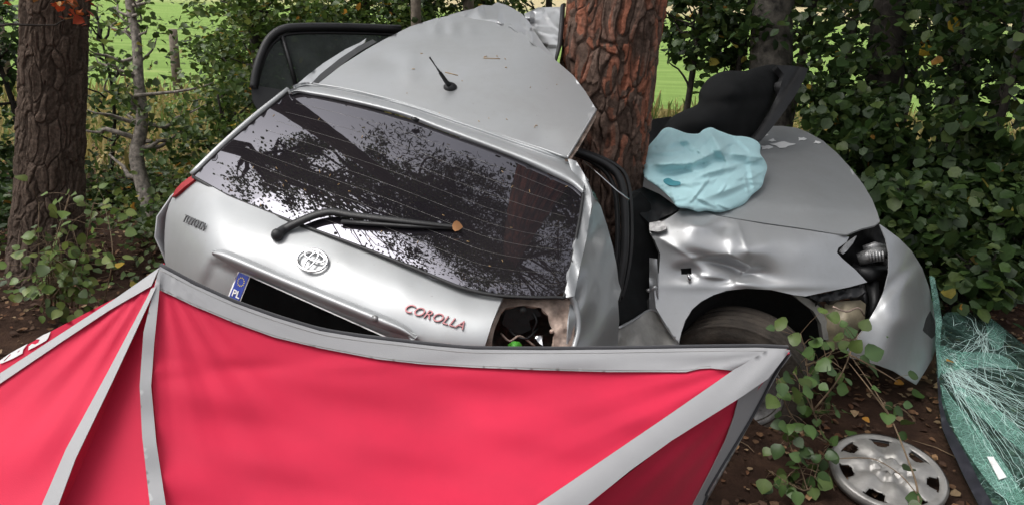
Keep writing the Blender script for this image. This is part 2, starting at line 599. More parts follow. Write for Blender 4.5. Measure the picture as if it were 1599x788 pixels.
def fabric(name, col, rough=.7, trans=.25, weave=420, fold=0.0):
    m, n, l, b = new_mat(name)
    t = tex(n, l, 'noise', 4, 5)
    r = ramp(n, [(.3, [c * .92 for c in col]), (.7, [min(1, c * 1.05) for c in col])])
    l.new(t.outputs['Fac'], r.inputs['Fac'])
    l.new(r.outputs['Color'], b.inputs['Base Color'])
    b.inputs['Roughness'].default_value = rough
    b.inputs['Specular IOR Level'].default_value = .3
    b.inputs['Sheen Weight'].default_value = .15
    w = tex(n, l, 'noise', weave, 2)
    w2 = tex(n, l, 'noise', 9, 4)
    ad = n.new('ShaderNodeMath'); ad.operation = 'MULTIPLY_ADD'; ad.inputs[1].default_value = fold
    l.new(w2.outputs['Fac'], ad.inputs[0]); l.new(w.outputs['Fac'], ad.inputs[2])
    bp = n.new('ShaderNodeBump'); bp.inputs['Strength'].default_value = .12; bp.inputs['Distance'].default_value = .004
    l.new(ad.outputs[0], bp.inputs['Height'])
    l.new(bp.outputs['Normal'], b.inputs['Normal'])
    tr = n.new('ShaderNodeBsdfTranslucent')
    l.new(r.outputs['Color'], tr.inputs['Color'])
    ms = n.new('ShaderNodeMixShader'); ms.inputs[0].default_value = trans
    l.new(b.outputs[0], ms.inputs[1]); l.new(tr.outputs[0], ms.inputs[2])
    l.new(ms.outputs[0], n['Material Output'].inputs['Surface'])
    return m
M['red'] = fabric('red_nylon', (.77, .027, .085), .65, .28, fold=.2)
M['band'] = fabric('grey_reflective_tape', (.36, .36, .37), .45, .05, fold=.3)
M['piping'] = fabric('dark_grey_piping', (.045, .045, .05), .7, 0.0)
M['letter'] = fabric('white_print', (.80, .80, .79), .6, .05)
M['cloth'] = fabric('pale_turquoise_sheet', (.50, .77, .81), .8, .12, fold=.4)
M['cloth_dark'] = fabric('turquoise_patch', (.07, .30, .36), .6, .1)


# ------------------------------------------------------------------ ground and field
def sheet(name, x0, x1, y0, y1, nx, ny, zf, mat):
    V = [(x, y, zf(x, y)) for y in np.linspace(y0, y1, ny) for x in np.linspace(x0, x1, nx)]
    Fc = [(j * nx + i, j * nx + i + 1, (j + 1) * nx + i + 1, (j + 1) * nx + i) for j in range(ny - 1) for i in range(nx - 1)]
    return mesh(name, V, Fc, mat)

def nz(x, y, s, k=0.0):
    return mnoise.noise(Vector((x * s, y * s, k)))

def ground_z(x, y):
    return 0.035 * nz(x, y, 1.3) + 0.02 * nz(x, y, 4.1, 2.0) + 0.008 * nz(x, y, 13.0, 5.0)

def ground_mat():
    m, n, l, b = new_mat('forest_soil')
    t = tex(n, l, 'noise', 5, 9, .7)
    r = ramp(n, [(.25, (.018, .010, .007)), (.5, (.050, .027, .018)), (.68, (.085, .048, .030)), (.85, (.14, .085, .050))])
    l.new(t.outputs['Fac'], r.inputs['Fac'])
    # dry grass towards the edge of the wood
    tc = n.new('ShaderNodeTexCoord'); sx = n.new('ShaderNodeSeparateXYZ')
    l.new(tc.outputs['Object'], sx.inputs[0])
    t3 = tex(n, l, 'noise', .9, 4)
    ad = n.new('ShaderNodeMath'); ad.operation = 'MULTIPLY_ADD'; ad.inputs[1].default_value = 4.0
    l.new(t3.outputs['Fac'], ad.inputs[0]); l.new(sx.outputs['Y'], ad.inputs[2])
    mr = n.new('ShaderNodeMapRange'); mr.inputs[1].default_value = 8.2; mr.inputs[2].default_value = 10.0
    l.new(ad.outputs[0], mr.inputs[0])
    g = ramp(n, [(.3, (.16, .13, .045)), (.7, (.27, .22, .08))])
    l.new(t.outputs['Fac'], g.inputs['Fac'])
    mx = n.new('ShaderNodeMixRGB')
    l.new(mr.outputs[0], mx.inputs[0]); l.new(r.outputs['Color'], mx.inputs[1]); l.new(g.outputs['Color'], mx.inputs[2])
    l.new(mx.outputs[0], b.inputs['Base Color'])
    b.inputs['Roughness'].default_value = .95
    b.inputs['Specular IOR Level'].default_value = .15
    t2 = tex(n, l, 'noise', 40, 8, .75)
    bp = n.new('ShaderNodeBump'); bp.inputs['Strength'].default_value = .9; bp.inputs['Distance'].default_value = .03
    l.new(t2.outputs['Fac'], bp.inputs['Height'])
    l.new(bp.outputs['Normal'], b.inputs['Normal'])
    return m

def field_mat():
    m, n, l, b = new_mat('crop_field')
    tc = n.new('ShaderNodeTexCoord'); mp = n.new('ShaderNodeMapping'); mp.inputs['Scale'].default_value = (.25, 1.6, 1)
    l.new(tc.outputs['Object'], mp.inputs['Vector'])
    t = tex(n, l, 'noise', 1.4, 7, .65, vec=mp.outputs[0])
    r = ramp(n, [(.25, (.13, .21, .05)), (.55, (.21, .32, .085)), (.8, (.33, .39, .14))])
    l.new(t.outputs['Fac'], r.inputs['Fac'])
    sx = n.new('ShaderNodeSeparateXYZ'); l.new(tc.outputs['Object'], sx.inputs[0])
    mr = n.new('ShaderNodeMapRange'); mr.inputs[1].default_value = 42; mr.inputs[2].default_value = 60
    l.new(sx.outputs['Y'], mr.inputs[0])
    mx = n.new('ShaderNodeMixRGB'); mx.inputs[2].default_value = (.44, .37, .22, 1)      # stubble beyond
    l.new(mr.outputs[0], mx.inputs[0]); l.new(r.outputs['Color'], mx.inputs[1])
    l.new(mx.outputs[0], b.inputs['Base Color'])
    b.inputs['Roughness'].default_value = .95
    b.inputs['Specular IOR Level'].default_value = .1
    t2 = tex(n, l, 'noise', 14, 6, .7)
    bp = n.new('ShaderNodeBump'); bp.inputs['Strength'].default_value = .8; bp.inputs['Distance'].default_value = .08
    l.new(t2.outputs['Fac'], bp.inputs['Height']); l.new(bp.outputs['Normal'], b.inputs['Normal'])
    return m

gm = ground_mat()
tag(sheet('ground', -9, 9, -6, 12, 181, 181, ground_z, gm), kind='structure')
tag(sheet('outer_ground', -600, 600, -600, 600, 25, 25, lambda x, y: -.12, simple('far_soil', (.10, .085, .045), .95, var=.3, vscale=.3)), kind='structure')
tag(sheet('field', -160, 160, 10.5, 130, 65, 60, lambda x, y: -.05 + .02 * nz(x, y, .6) + min(.12, (y - 10.5) * .04), field_mat()), kind='structure')

# ------------------------------------------------------------------ leaves and trees
LEAF_BROAD = (np.array([(0, 0, 0), (-.40, .30, .10), (-.30, .68, .07), (0, 1.0, -.10), (.30, .68, .07), (.40, .30, .10)]), [(0, 3, 2, 1), (0, 5, 4, 3)])
LEAF_ROUND = (np.array([(0, 0, 0), (-.46, .34, .06), (-.36, .76, .02), (0, 1.0, -.12), (.36, .76, .02), (.46, .34, .06)]), [(0, 3, 2, 1), (0, 5, 4, 3)])
NEEDLE = (np.array([(-.10, 0, 0), (.10, 0, 0), (.12, .6, .03), (.03, 1.0, 0), (-.05, 1.0, 0), (-.12, .6, .03)]), [(0, 1, 2, 5), (5, 2, 3, 4)])

def leaf_cloud(name, pos, size, cols, mat, parent=None, shape=LEAF_BROAD, flat=.55, seed=1, droop=0.0):
    """many separate leaves as one mesh: pos (n,3), size (n,), cols (n,3)"""
    rng = np.random.default_rng(seed)
    tv, tf = shape
    n = len(pos)
    az = rng.uniform(0, 2 * np.pi, n)
    tilt = rng.normal(0, flat, n) - droop
    rl = rng.normal(0, flat, n)
    ca, sa, ct, st, cr, sr = np.cos(az), np.sin(az), np.cos(tilt), np.sin(tilt), np.cos(rl), np.sin(rl)
    Y = np.stack([-sa * ct, ca * ct, st], 1)
    X0 = np.stack([ca, sa, np.zeros(n)], 1)
    Z0 = np.cross(X0, Y)
    X = X0 * cr[:, None] + Z0 * sr[:, None]
    Z = np.cross(X, Y)
    V = (pos[:, None] + size[:, None, None] * (X[:, None] * tv[None, :, 0, None] + Y[:, None] * tv[None, :, 1, None] + Z[:, None] * tv[None, :, 2, None])).reshape(-1, 3)
    k = len(tv)
    Fa = (np.array(tf)[None] + (np.arange(n) * k)[:, None, None]).reshape(-1, 4)
    me = bpy.data.meshes.new(name)
    me.vertices.add(len(V)); me.vertices.foreach_set('co', V.astype(np.float32).ravel())
    me.loops.add(Fa.size); me.loops.foreach_set('vertex_index', Fa.astype(np.int32).ravel())
    me.polygons.add(len(Fa)); me.polygons.foreach_set('loop_start', (np.arange(len(Fa)) * 4).astype(np.int32))
    me.update(calc_edges=True)
    at = me.color_attributes.new('Col', 'FLOAT_COLOR', 'POINT')
    c4 = np.ones((len(V), 4), np.float32)
    c4[:, :3] = np.repeat(cols, k, 0)
    at.data.foreach_set('color', c4.ravel())
    return link(name, me, mat, parent, smooth=False)

GREENS = {
    'mid':    [(.075, .125, .026), (.10, .155, .035), (.052, .095, .022), (.14, .18, .045), (.075, .115, .038)],
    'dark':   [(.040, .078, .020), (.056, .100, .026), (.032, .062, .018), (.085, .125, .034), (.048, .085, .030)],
    'bright': [(.085, .15, .030), (.12, .19, .04), (.07, .12, .025), (.17, .20, .05)],
    'pine':   [(.028, .050, .020), (.036, .060, .022), (.022, .04, .016)],
    'red':    [(.42, .06, .02), (.30, .05, .02), (.5, .12, .03), (.2, .09, .03)],
}
def leaf_cols(n, kind, seed, yellow=.03):
    rng = np.random.default_rng(seed)
    base = np.array(GREENS[kind])[rng.integers(0, len(GREENS[kind]), n)]
    c = base * rng.uniform(.65, 1.45, (n, 1))
    y = rng.random(n) < yellow
    c[y] = np.array([(.50, .34, .04), (.45, .22, .04), (.36, .30, .06)])[rng.integers(0, 3, y.sum())]
    return c

def blob_points(ells, n, seed, clumps=40, cr=.16, hollow=.25):
    """leaf positions gathered in clumps through a set of ellipsoids (centre, radii)"""
    rng = np.random.default_rng(seed)
    ells = [(np.array(c, float), np.array(r, float)) for c, r in ells]
    vol = np.array([np.prod(r) ** .8 for _, r in ells]); vol /= vol.sum()
    pts = []; cc = []
    for (c, r), w in zip(ells, vol):
        m = max(3, int(clumps * w)); q = max(1, int(n * w / m))
        u = rng.normal(size=(m, 3)); u /= np.linalg.norm(u, axis=1)[:, None]
        cen = c + u * (rng.uniform(hollow, 1, (m, 1)) ** .5) * r
        cc.append(cen)
        sz = cr * rng.uniform(.5, 1.4, (m, 1, 1)) * np.array([1.2, 1.2, .75])
        pts.append((cen[:, None] + rng.normal(size=(m, q, 3)) * sz * .6).reshape(-1, 3))
    return np.vstack(pts), np.vstack(cc)

def limb(a, b, r0, r1, n=6, wob=.1, sag=0.0):
    a = np.array(a, float); b = np.array(b, float)
    L = np.linalg.norm(b - a)
    path = [a + (b - a) * (i / n) + np.array([random.gauss(0, 1), random.gauss(0, 1), random.gauss(0, .6)]) * wob * L * .25 * (0 < i < n) + np.array([0, 0, -sag * L * math.sin(math.pi * i / n)]) for i in range(n + 1)]
    path = crom(path, 2)
    rad = [r0 + (r1 - r0) * i / (len(path) - 1) for i in range(len(path))]
    return path, rad

def tree(name, label, cat, base, trunk_path, trunk_r, ells, n, size, col, seed, group=None, clumps=60, cr=.16, limbs=14, barkmat=None, shape=LEAF_BROAD, yellow=.03, flat=.6, twig_r=.012, droop=.1, mat=None, sag=0.0):
    """thing > trunk (with limbs), crown"""
    random.seed(seed)
    root = empty(name, base)
    tag(root, label, cat, group)
    path = crom(trunk_path, 4)
    rad = list(np.interp(np.linspace(0, 1, len(path)), np.linspace(0, 1, len(trunk_r)), trunk_r))
    parts = [tube_data(path, rad, 10)]
    pts, cc = blob_points(ells, n, seed, clumps, cr)
    idx = np.random.default_rng(seed).permutation(len(cc))[:limbs]
    pa = np.array(path)
    for i in idx:
        tgt = cc[i]
        d = np.linalg.norm(pa - tgt, axis=1) + np.maximum(0, pa[:, 2] - tgt[2] + .1) * 2
        k = int(np.argmin(d))
        p, r = limb(pa[k], tgt, max(twig_r, rad[k] * .45) , twig_r * .35, 4, .35, sag)
        parts.append(tube_data(p, r, 5))
    V, Fc = join(parts)
    mesh('trunk', V, Fc, barkmat or M['darkbark'], root)
    rng = np.random.default_rng(seed + 5)
    leaf_cloud('crown', pts, size * rng.uniform(.45, 1.4, len(pts)), leaf_cols(len(pts), col, seed, yellow), mat or M['leaf'], root, shape, flat, seed, droop)
    return root

# ---- pine trunk with real bark plates
def bark_trunk(name, path_fn, r_fn, z_hi, z_top, na, nh, cells_a, cell_h, amp, redness, seed, mat, parent, tone=(.115, .078, .062)):
    rng = np.random.default_rng(seed)
    zs = np.concatenate([np.linspace(-.1, z_hi, nh), np.linspace(z_hi, z_top, 40)[1:]])
    an = np.arange(na) / na
    A, Z = np.meshgrid(an, zs)
    # warp so that the plates are ragged
    wx = np.zeros_like(A); wz = np.zeros_like(A)
    for j in range(A.shape[0]):
        for i in range(na):
            v = Vector((math.cos(A[j, i] * 6.2832) * 1.1, math.sin(A[j, i] * 6.2832) * 1.1, Z[j, i] * 3.2))
            wx[j, i] = mnoise.noise(v * 2.2) + .5 * mnoise.noise(v * 6)
            wz[j, i] = mnoise.noise(v * 1.9 + Vector((7, 3, 1)))
    def cells(ca, ch, wa, wb, sd):
        rg = np.random.default_rng(sd)
        u = (A * ca + wx * wa) % ca
        w = Z / ch + wz * wb
        ncz = int(z_top / ch) + 10
        jx = rg.random((ca, ncz)); jy = rg.random((ca, ncz)); cid = rg.random((ca, ncz)); chh = rg.random((ca, ncz))
        f1 = np.full(A.shape, 9.); f2 = np.full(A.shape, 9.); idv = np.zeros(A.shape); hv = np.zeros(A.shape)
        ui = np.floor(u).astype(int); wi = np.floor(w).astype(int)
        for dx in (-1, 0, 1):
            for dy in (-1, 0, 1):
                cxi = (ui + dx) % ca; cyi = np.clip(wi + dy + 4, 0, ncz - 1)
                ddx = (ui + dx + jx[cxi, cyi]) - u; ddy = (wi + dy + jy[cxi, cyi]) - w
                d = np.sqrt(ddx ** 2 + ddy ** 2)
                closer = d < f1
                f2 = np.where(closer, f1, np.minimum(f2, d))
                idv = np.where(closer, cid[cxi, cyi], idv); hv = np.where(closer, chh[cxi, cyi], hv)
                f1 = np.where(closer, d, f1)
        return f2 - f1, idv, hv
    g1, idv, hv = cells(cells_a, cell_h, .40, .9, seed)
    g2, id2, hv2 = cells(int(cells_a * 2.6), cell_h * .36, 1.0, 2.2, seed + 1)
    e = np.clip(g1 / .13, 0, 1)
    e2 = np.clip(g2 / .10, 0, 1)
    h = e * (.30 + .55 * hv) + .55 * e2 * (hv2 - .25) * e + .15 * wx
    V = np.zeros(A.shape + (3,))
    R = r_fn(Z) + amp * (h - .4) + .006 * wx
    cxy = np.array([path_fn(z) for z in zs])
    V[..., 0] = cxy[:, 0][:, None] + R * np.cos(A * 2 * np.pi)
    V[..., 1] = cxy[:, 1][:, None] + R * np.sin(A * 2 * np.pi)
    V[..., 2] = Z
    nr = len(zs)
    I = np.arange(nr * na).reshape(nr, na)
    Fa = np.stack([I[:-1], np.roll(I, -1, 1)[:-1], np.roll(I, -1, 1)[1:], I[1:]], -1).reshape(-1, 4)
    me = bpy.data.meshes.new(name)
    me.vertices.add(nr * na); me.vertices.foreach_set('co', V.astype(np.float32).ravel())
    me.loops.add(Fa.size); me.loops.foreach_set('vertex_index', Fa.astype(np.int32).ravel())
    me.polygons.add(len(Fa)); me.polygons.foreach_set('loop_start', (np.arange(len(Fa)) * 4).astype(np.int32))
    me.update(calc_edges=True)
    grey = np.array(tone) * 1.15; red = np.array([.34, .135, .085]); seam = grey * .72
    up = np.clip((Z - .55) / 1.0, 0, 1)
    rr = np.clip((redness * (.20 + .9 * up) - (.40 * idv + .60 * id2) + .35 * wz) * 4, 0, 1)[..., None]
    c = (grey * (.55 + .5 * hv + .5 * hv2)[..., None]) * (1 - rr) + red * (.6 + .4 * hv + .4 * hv2)[..., None] * rr
    c = seam * (1 - e[..., None]) + c * e[..., None]
    at = me.color_attributes.new('Col', 'FLOAT_COLOR', 'POINT')
    c4 = np.ones((nr * na, 4), np.float32); c4[:, :3] = c.reshape(-1, 3)
    at.data.foreach_set('color', c4.ravel())
    return link(name, me, mat, parent, smooth=True)

def pine_crown(parent, cen, n, seed, rad=(2.4, 2.4, 2.2), trunk_xy=None, z0=6.0, clumps=120):
    pts, cc = blob_points([(cen, rad)], n, seed, clumps, .30, .1)
    random.seed(seed)
    parts = []
    for i in np.random.default_rng(seed).permutation(len(cc))[:40]:
        t = cc[i]
        a = np.array([trunk_xy[0], trunk_xy[1], max(z0 - 1.5, t[2] - random.uniform(.2, 1.2))])
        p, r = limb(a, t, .055, .012, 5, .4)
        parts.append(tube_data(p, r, 5))
    V, Fc = join(parts)
    mesh('branches', V, Fc, M['darkbark'], parent)
    rng = np.random.default_rng(seed)
    return leaf_cloud('crown', pts, .11 * rng.uniform(.6, 1.3, len(pts)), leaf_cols(len(pts), 'pine', seed, .01), M['leaf'], parent, NEEDLE, .8, seed)

# the pine the car is wrapped round
TREE = np.array([.43, 3.36])
pine = tag(empty('pine_tree', (TREE[0], TREE[1], 0)), 'thick pine with flaking red bark that the wrecked car is wrapped round', 'tree')
bark_trunk('trunk', lambda z: (TREE[0] - .10 + .042 * z, TREE[1] + .01 * z), lambda z: .208 + .05 * np.exp(-np.maximum(z, 0) * 3.0) - .006 * z,
           2.3, 10.0, 460, 560, 26, .16, .019, .54, 4, M['bark'], pine)
pine_crown(pine, (TREE[0] + .6, TREE[1] + .6, 9.5), 15000, 21, (2.6, 2.4, 2.0), (TREE[0] + .38, TREE[1] + .1), 7.5)

# the pine on the left
_b = G(72, 425)
lp = tag(empty('pine_tree', (_b[0], _b[1], 0)), 'dark grey-brown pine trunk with a leafy bush at its foot', 'tree')
bark_trunk('trunk', lambda z: (_b[0] + .0 + .19 * z, _b[1] + .03 * z), lambda z: .165 + .05 * np.exp(-np.maximum(z, 0) * 2.5) - .006 * z,
           2.2, 9.0, 340, 420, 22, .15, .016, -.3, 9, M['bark'], lp, (.095, .070, .055))
pine_crown(lp, (_b[0] + 2.0, _b[1] + .7, 8.6), 14000, 22, (2.3, 2.2, 1.8), (_b[0] + 1.5, _b[1] + .25), 7.0)

def E_(px, py, d, rx, ry, rz):
    return (P(px, py, d), (rx, ry, rz))

def sapling(name, label, cat, px, py, d, rx, ry, rz, n, size, col, seed, extra=(), tr=.03, **kw):
    c = P(px, py, d)
    b = np.array([c[0] + random.uniform(-.1, .1), c[1], -.02])
    ells = [(c, (rx, ry, rz))] + [E_(*e) for e in extra]
    top = max(e[0][2] + e[1][2] * .6 for e in ells)
    mid = (b + np.array([c[0], c[1], top])) / 2 + np.array([.06, .04, 0])
    return tree(name, label, cat, (b[0], b[1], 0), [b, mid, np.array([c[0], c[1], top])], [tr, tr * .8, tr * .35], ells, n, size, col, seed, **kw)

# left of the wreck
lb = G(232, 350)
bp = [lb + np.array([0, 0, -.03]), P(228, 310, 5.5), P(213, 245, 5.5), P(222, 190, 5.5), P(216, 120, 5.5), P(213, 60, 5.5), P(203, 10, 5.5), P(195, -90, 5.5), P(190, -260, 5.5)]
tree('birch_sapling', 'slender mottled birch sapling with a crooked stem beside the field', 'tree', (lb[0], lb[1], 0), bp, [.055, .05, .036, .030, .024],
     [E_(200, 60, 5.5, .38, .5, .45), E_(170, 190, 5.5, .34, .4, .30), E_(280, 150, 5.5, .35, .4, .35), E_(220, -60, 5.5, .6, .6, .5)], 1000, .055, 'mid', 31,
     clumps=60, cr=.13, limbs=46, barkmat=M['birchbark'], twig_r=.010, yellow=.02, sag=.08)
sapling('hazel_shrub', 'leafy green shrub growing between the birch sapling and the car', 'shrub', 350, 255, 5.6, .42, .5, .42, 3800, .052, 'mid', 32,
        extra=[(395, 190, 5.8, .33, .4, .4), (290, 345, 5.0, .4, .4, .20)], limbs=34, clumps=120, cr=.12, tr=.02, yellow=.02)
sapling('young_maple', 'tall bright sapling above the open car door', 'tree', 385, 60, 6.4, .45, .5, .65, 2600, .058, 'bright', 33, extra=[(430, 0, 6.6, .5, .6, .5)], limbs=26, clumps=80, cr=.14, tr=.055, yellow=.01)
sapling('low_shrub', 'low shrub in dry grass beyond the birch sapling', 'shrub', 200, 300, 6.0, .5, .5, .20, 1300, .05, 'mid', 34, limbs=20, clumps=60, cr=.12, tr=.015, yellow=.05)
sapling('leafy_bush', 'dark leafy bush behind the left pine trunk', 'shrub', 5, 170, 5.6, .40, .5, .85, 3000, .06, 'dark', 35, extra=[(25, 330, 4.9, .25, .3, .25)], limbs=24, clumps=90, cr=.14, tr=.03, yellow=.02)
sapling('thin_sapling', 'thin loose-leaved sapling between the left pine and the birch', 'tree', 165, 120, 6.3, .22, .3, .75, 420, .055, 'mid', 36, limbs=24, clumps=36, cr=.13, tr=.018, yellow=.03)
rb0 = G(-70, 520)
tree('rowan_tree', 'bough with red and orange leaves hanging in front of the left pine', 'tree', (rb0[0], rb0[1], 0), [rb0, P(-75, 200, 3.6), P(-50, -60, 3.6), P(10, -75, 3.55), P(75, -30, 3.5)], [.03, .026, .02, .012, .004],
     [E_(80, -14, 3.5, .20, .15, .12), E_(10, -60, 3.55, .3, .2, .15)], 300, .045, 'red', 37, limbs=16, clumps=26, cr=.07, yellow=.1, twig_r=.005)
sapling('field_edge_shrub', 'yellowish shrub at the edge of the bright field', 'shrub', 330, 160, 9.5, .6, .6, .30, 700, .06, 'bright', 38, limbs=16, clumps=60, cr=.14, tr=.02, yellow=.04)

# behind the wreck
mid_specs = [(455, 12, 8.0, .75, .7, .75, 'bright', 'pale green tree behind the open car door'),
             (560, 0, 8.6, .8, .8, .7, 'mid', 'green tree behind the roof next to the pale green one'),
             (655, -5, 8.2, .6, .8, .7, 'dark', 'dark green tree behind the antenna side of the roof'),
             (740, -25, 9.0, .8, .8, .6, 'mid', 'green tree behind the crumpled end of the roof'),
             (845, -15, 9.2, .55, .6, .32, 'bright', 'sparse tree behind the red-barked pine')]
for i, (px, py, d, rx, ry, rz, c, lab) in enumerate(mid_specs):
    sapling('broadleaf_tree', lab, 'tree', px, py, d, rx, ry, rz, 4200 if i < 4 else 700, .07, c, 40 + i, extra=[(px + 10, py - 190, d, rx * 1.3, ry, rz * 1.4)], limbs=26, clumps=110, cr=.16, tr=.07 if i in (2, 3) else .05, yellow=.02)
for i, (px, py, d, lab) in enumerate([(440, 90, 7.0, 'low green undergrowth below the open car door'), (610, 60, 8.0, 'undergrowth just behind the car roof')]):
    sapling('undergrowth_shrub', lab, 'shrub', px, py, d, .9, .5, .45, 3400, .06, 'mid', 50 + i, limbs=14, clumps=110, cr=.14, tr=.02)
for (px, d, r, lab, sd) in [(651, 7.2, .055, 'bare grey-brown trunk rising behind the car roof', 61), (735, 7.8, .065, 'thicker bare trunk behind the crumpled roof end', 62)]:
    b = P(px, 40, d); b[2] = 0
    t = P(px - 4, -160, d)
    c2 = t + np.array([0, 0, 2.4])
    tree('bare_trunk_tree', lab, 'tree', tuple(b), [b, (b + t) / 2, t, c2], [r, r * .9, r * .6], [(c2, (1.0, 1.0, .8))], 1500, .1, 'mid', sd, clumps=60, cr=.2, limbs=14, barkmat=M['wood'])

# right of the pine: dark broadleaf wall
right_specs = [
    (1090, 25, 6.4, .42, .5, .40, 1300, 'oak_sapling', 'oak sapling with hanging leaves just right of the red-barked pine'),
    (1165, 50, 6.2, .42, .5, .50, 1800, 'aspen_tree', 'dark leafy tree behind the black interior panel'),
    (1315, 100, 5.6, .32, .4, .50, 1500, 'aspen_tree', 'leafy aspen behind the far corner of the bonnet'),
    (1345, 225, 5.2, .36, .4, .36, 1700, 'aspen_tree', 'dense young aspen right beside the bonnet'),
    (1480, 80, 5.3, .42, .5, .55, 1500, 'aspen_tree', 'young aspen with gaps of bright field showing through'),
    (1575, 110, 4.7, .42, .5, .62, 2300, 'aspen_tree', 'large-leaved aspen overhanging the broken windscreen'),
    (1490, 310, 5.0, .50, .5, .36, 2200, 'alder_shrub', 'dark shrub behind the front bumper'),
    (1410, 345, 4.35, .24, .3, .26, 1100, 'alder_shrub', 'shrub with heart-shaped leaves touching the front bumper'),
    (1580, 350, 4.6, .40, .4, .36, 1500, 'alder_shrub', 'dark shrub above the shattered windscreen'),
    (1510, 430, 4.15, .26, .25, .15, 420, 'alder_shrub', 'low shrub between bumper and shattered windscreen'),
]
for i, (px, py, d, rx, ry, rz, n, nm, lab) in enumerate(right_specs):
    up = [(px + 10, py - 330, d + .2, rx * 1.7, ry * 1.5, rz * 1.2)] if py < 150 else []  # unseen upper crown added to keep sky light off the foliage below
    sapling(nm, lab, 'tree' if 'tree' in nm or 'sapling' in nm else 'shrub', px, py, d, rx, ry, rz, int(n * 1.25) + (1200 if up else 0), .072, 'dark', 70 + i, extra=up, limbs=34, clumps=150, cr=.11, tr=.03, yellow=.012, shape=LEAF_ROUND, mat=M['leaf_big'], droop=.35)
for i, (px, py, d, lab) in enumerate([(1440, 10, 7.6, 'dark green tree closing the gap behind the aspens'), (1270, -10, 7.4, 'dark green tree behind the stout lichened trunk'), (1590, 30, 7.0, 'dark green tree behind the large-leaved aspen')]):
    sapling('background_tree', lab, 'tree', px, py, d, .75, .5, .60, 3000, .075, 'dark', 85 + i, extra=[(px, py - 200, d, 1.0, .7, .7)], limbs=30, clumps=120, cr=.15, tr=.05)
for (px, d, r, lean, lab, sd, bm) in [(1215, 5.9, .17, .0, 'stout dark trunk with pale lichen behind the black interior panel', 90, 'lichenbark'), (1385, 5.6, .14, .1, 'dark trunk deep in the foliage beyond the bonnet', 91, 'darkbark'), (1520, 6.6, .11, -.05, 'thin dark trunk half hidden behind the aspens', 92, 'darkbark')]:
    b = P(px, 200, d); b[2] = -.02
    t = P(px, -60, d) + np.array([lean, 0, 0])
    c2 = t + np.array([lean, -.2, 3.0])
    tree('broadleaf_tree', lab, 'tree', (b[0], b[1], 0), [b, (b + t) / 2, t, c2], [r * 1.15, r, r * .9, r * .5], [(c2 + np.array([.2, -.4, .6]), (1.9, 1.7, 1.3)), (c2 + np.array([.5, -.5, -1.0]), (1.2, 1.0, .7))], 5200, .13, 'dark', sd, clumps=130, cr=.28, limbs=30, barkmat=M[bm], twig_r=.02)  # crowns above the view, added to block sky light on this side

# the broadleaf tree whose boughs hang over the wreck (mirrored in the rear window)
ob = np.array([-4.6, 4.4, 0.0])
tree('overhanging_tree', 'broadleaf tree whose boughs hang over the wreck and mirror in its rear window', 'tree', tuple(ob),
     [ob, ob + (.2, 0, 3), ob + (.6, .1, 5.5), ob + (1.4, .2, 8)], [.2, .17, .12, .05],
     [(ob + (1.6, -.6, 5.8), (1.2, 1.0, .7)), (ob + (3.3, -.2, 6.6), (1.1, .9, .6)), (ob + (4.6, -1.4, 7.6), (.9, .9, .7)), (ob + (2.4, .8, 8.3), (1.4, 1.2, .8)), (ob + (1.2, .6, 6.8), (1.2, 1.0, .6)), (ob + (.4, -.3, 6.2), (1.0, .9, .6)), (ob + (2.5, -1.7, 7.3), (1.0, .8, .5))], 15000, .06, 'mid', 95, clumps=130, cr=.22, limbs=95, twig_r=.018)  # last clump added to hide a bright sky patch in the window's reflection

# far wood beyond the field: one mass
pts = np.stack([RNG.uniform(-90, 90, 14000), RNG.uniform(100, 118, 14000), RNG.uniform(0, 1, 14000) ** .8 * 11], 1)
pts[:, 2] *= .75 + .25 * np.sin(pts[:, 0] * .31) * np.sin(pts[:, 0] * .13 + 1)
tag(leaf_cloud('far_wood', pts, RNG.uniform(1.2, 2.4, len(pts)), leaf_cols(len(pts), 'dark', 5, .0) * .9, M['leaf'], None, LEAF_ROUND, .8, 5),
    'distant dark wood along the far side of the field', 'wood', kind='stuff')

# fence posts at the edge of the field
for (px, py, h, lab) in [(281, 165, 1.0, 'weathered fence post beside the birch sapling'), (18, 150, 1.1, 'weathered fence post behind the left pine')]:
    g = G(px, py)
    V, Fc = tube_data([g + (0, 0, -.1), g + (0, 0, h * .5), g + (.02, 0, h)], [.065, .06, .055], 9)
    tag(mesh('fence_post', V, Fc, M['wood']), lab, 'post', 'fence posts along the field')

# ------------------------------------------------------------------ ground cover
def scatter(n, x0, x1, y0, y1, seed):
    rng = np.random.default_rng(seed)
    x = rng.uniform(x0, x1, n); y = rng.uniform(y0, y1, n)
    z = np.array([ground_z(a, b) for a, b in zip(x, y)])
    return np.stack([x, y, z], 1), rng
lp_, rg = scatter(30000, -5.2, 5.5, 1.6, 8.5, 17)
lp_[:, 2] += rg.uniform(.003, .02, len(lp_))
pal = np.array([(.10, .055, .03), (.16, .085, .045), (.06, .032, .02), (.24, .14, .07), (.085, .05, .035), (.30, .21, .12), (.13, .06, .03)])
tag(leaf_cloud('leaf_litter', lp_, rg.uniform(.012, .045, len(lp_)), pal[rg.integers(0, 7, len(lp_))] * rg.uniform(.6, 1.15, (len(lp_), 1)), M['litter'], None, LEAF_BROAD, .28, 18),
    'brown leaf litter covering the forest floor', 'leaf litter', kind='stuff')
gp, rg = scatter(9000, -9, 7, 6.2, 11.5, 19)
tag(leaf_cloud('dry_grass', gp, rg.uniform(.10, .30, len(gp)), np.array([(.30, .25, .09), (.20, .22, .06), (.38, .31, .13), (.12, .19, .05)])[rg.integers(0, 4, len(gp))], M['grass'], None, (NEEDLE[0] * np.array([.5, 1, 1]), NEEDLE[1]), .35, 20, droop=-1.15),
    'dry yellow-green grass at the edge of the field', 'grass', kind='stuff')
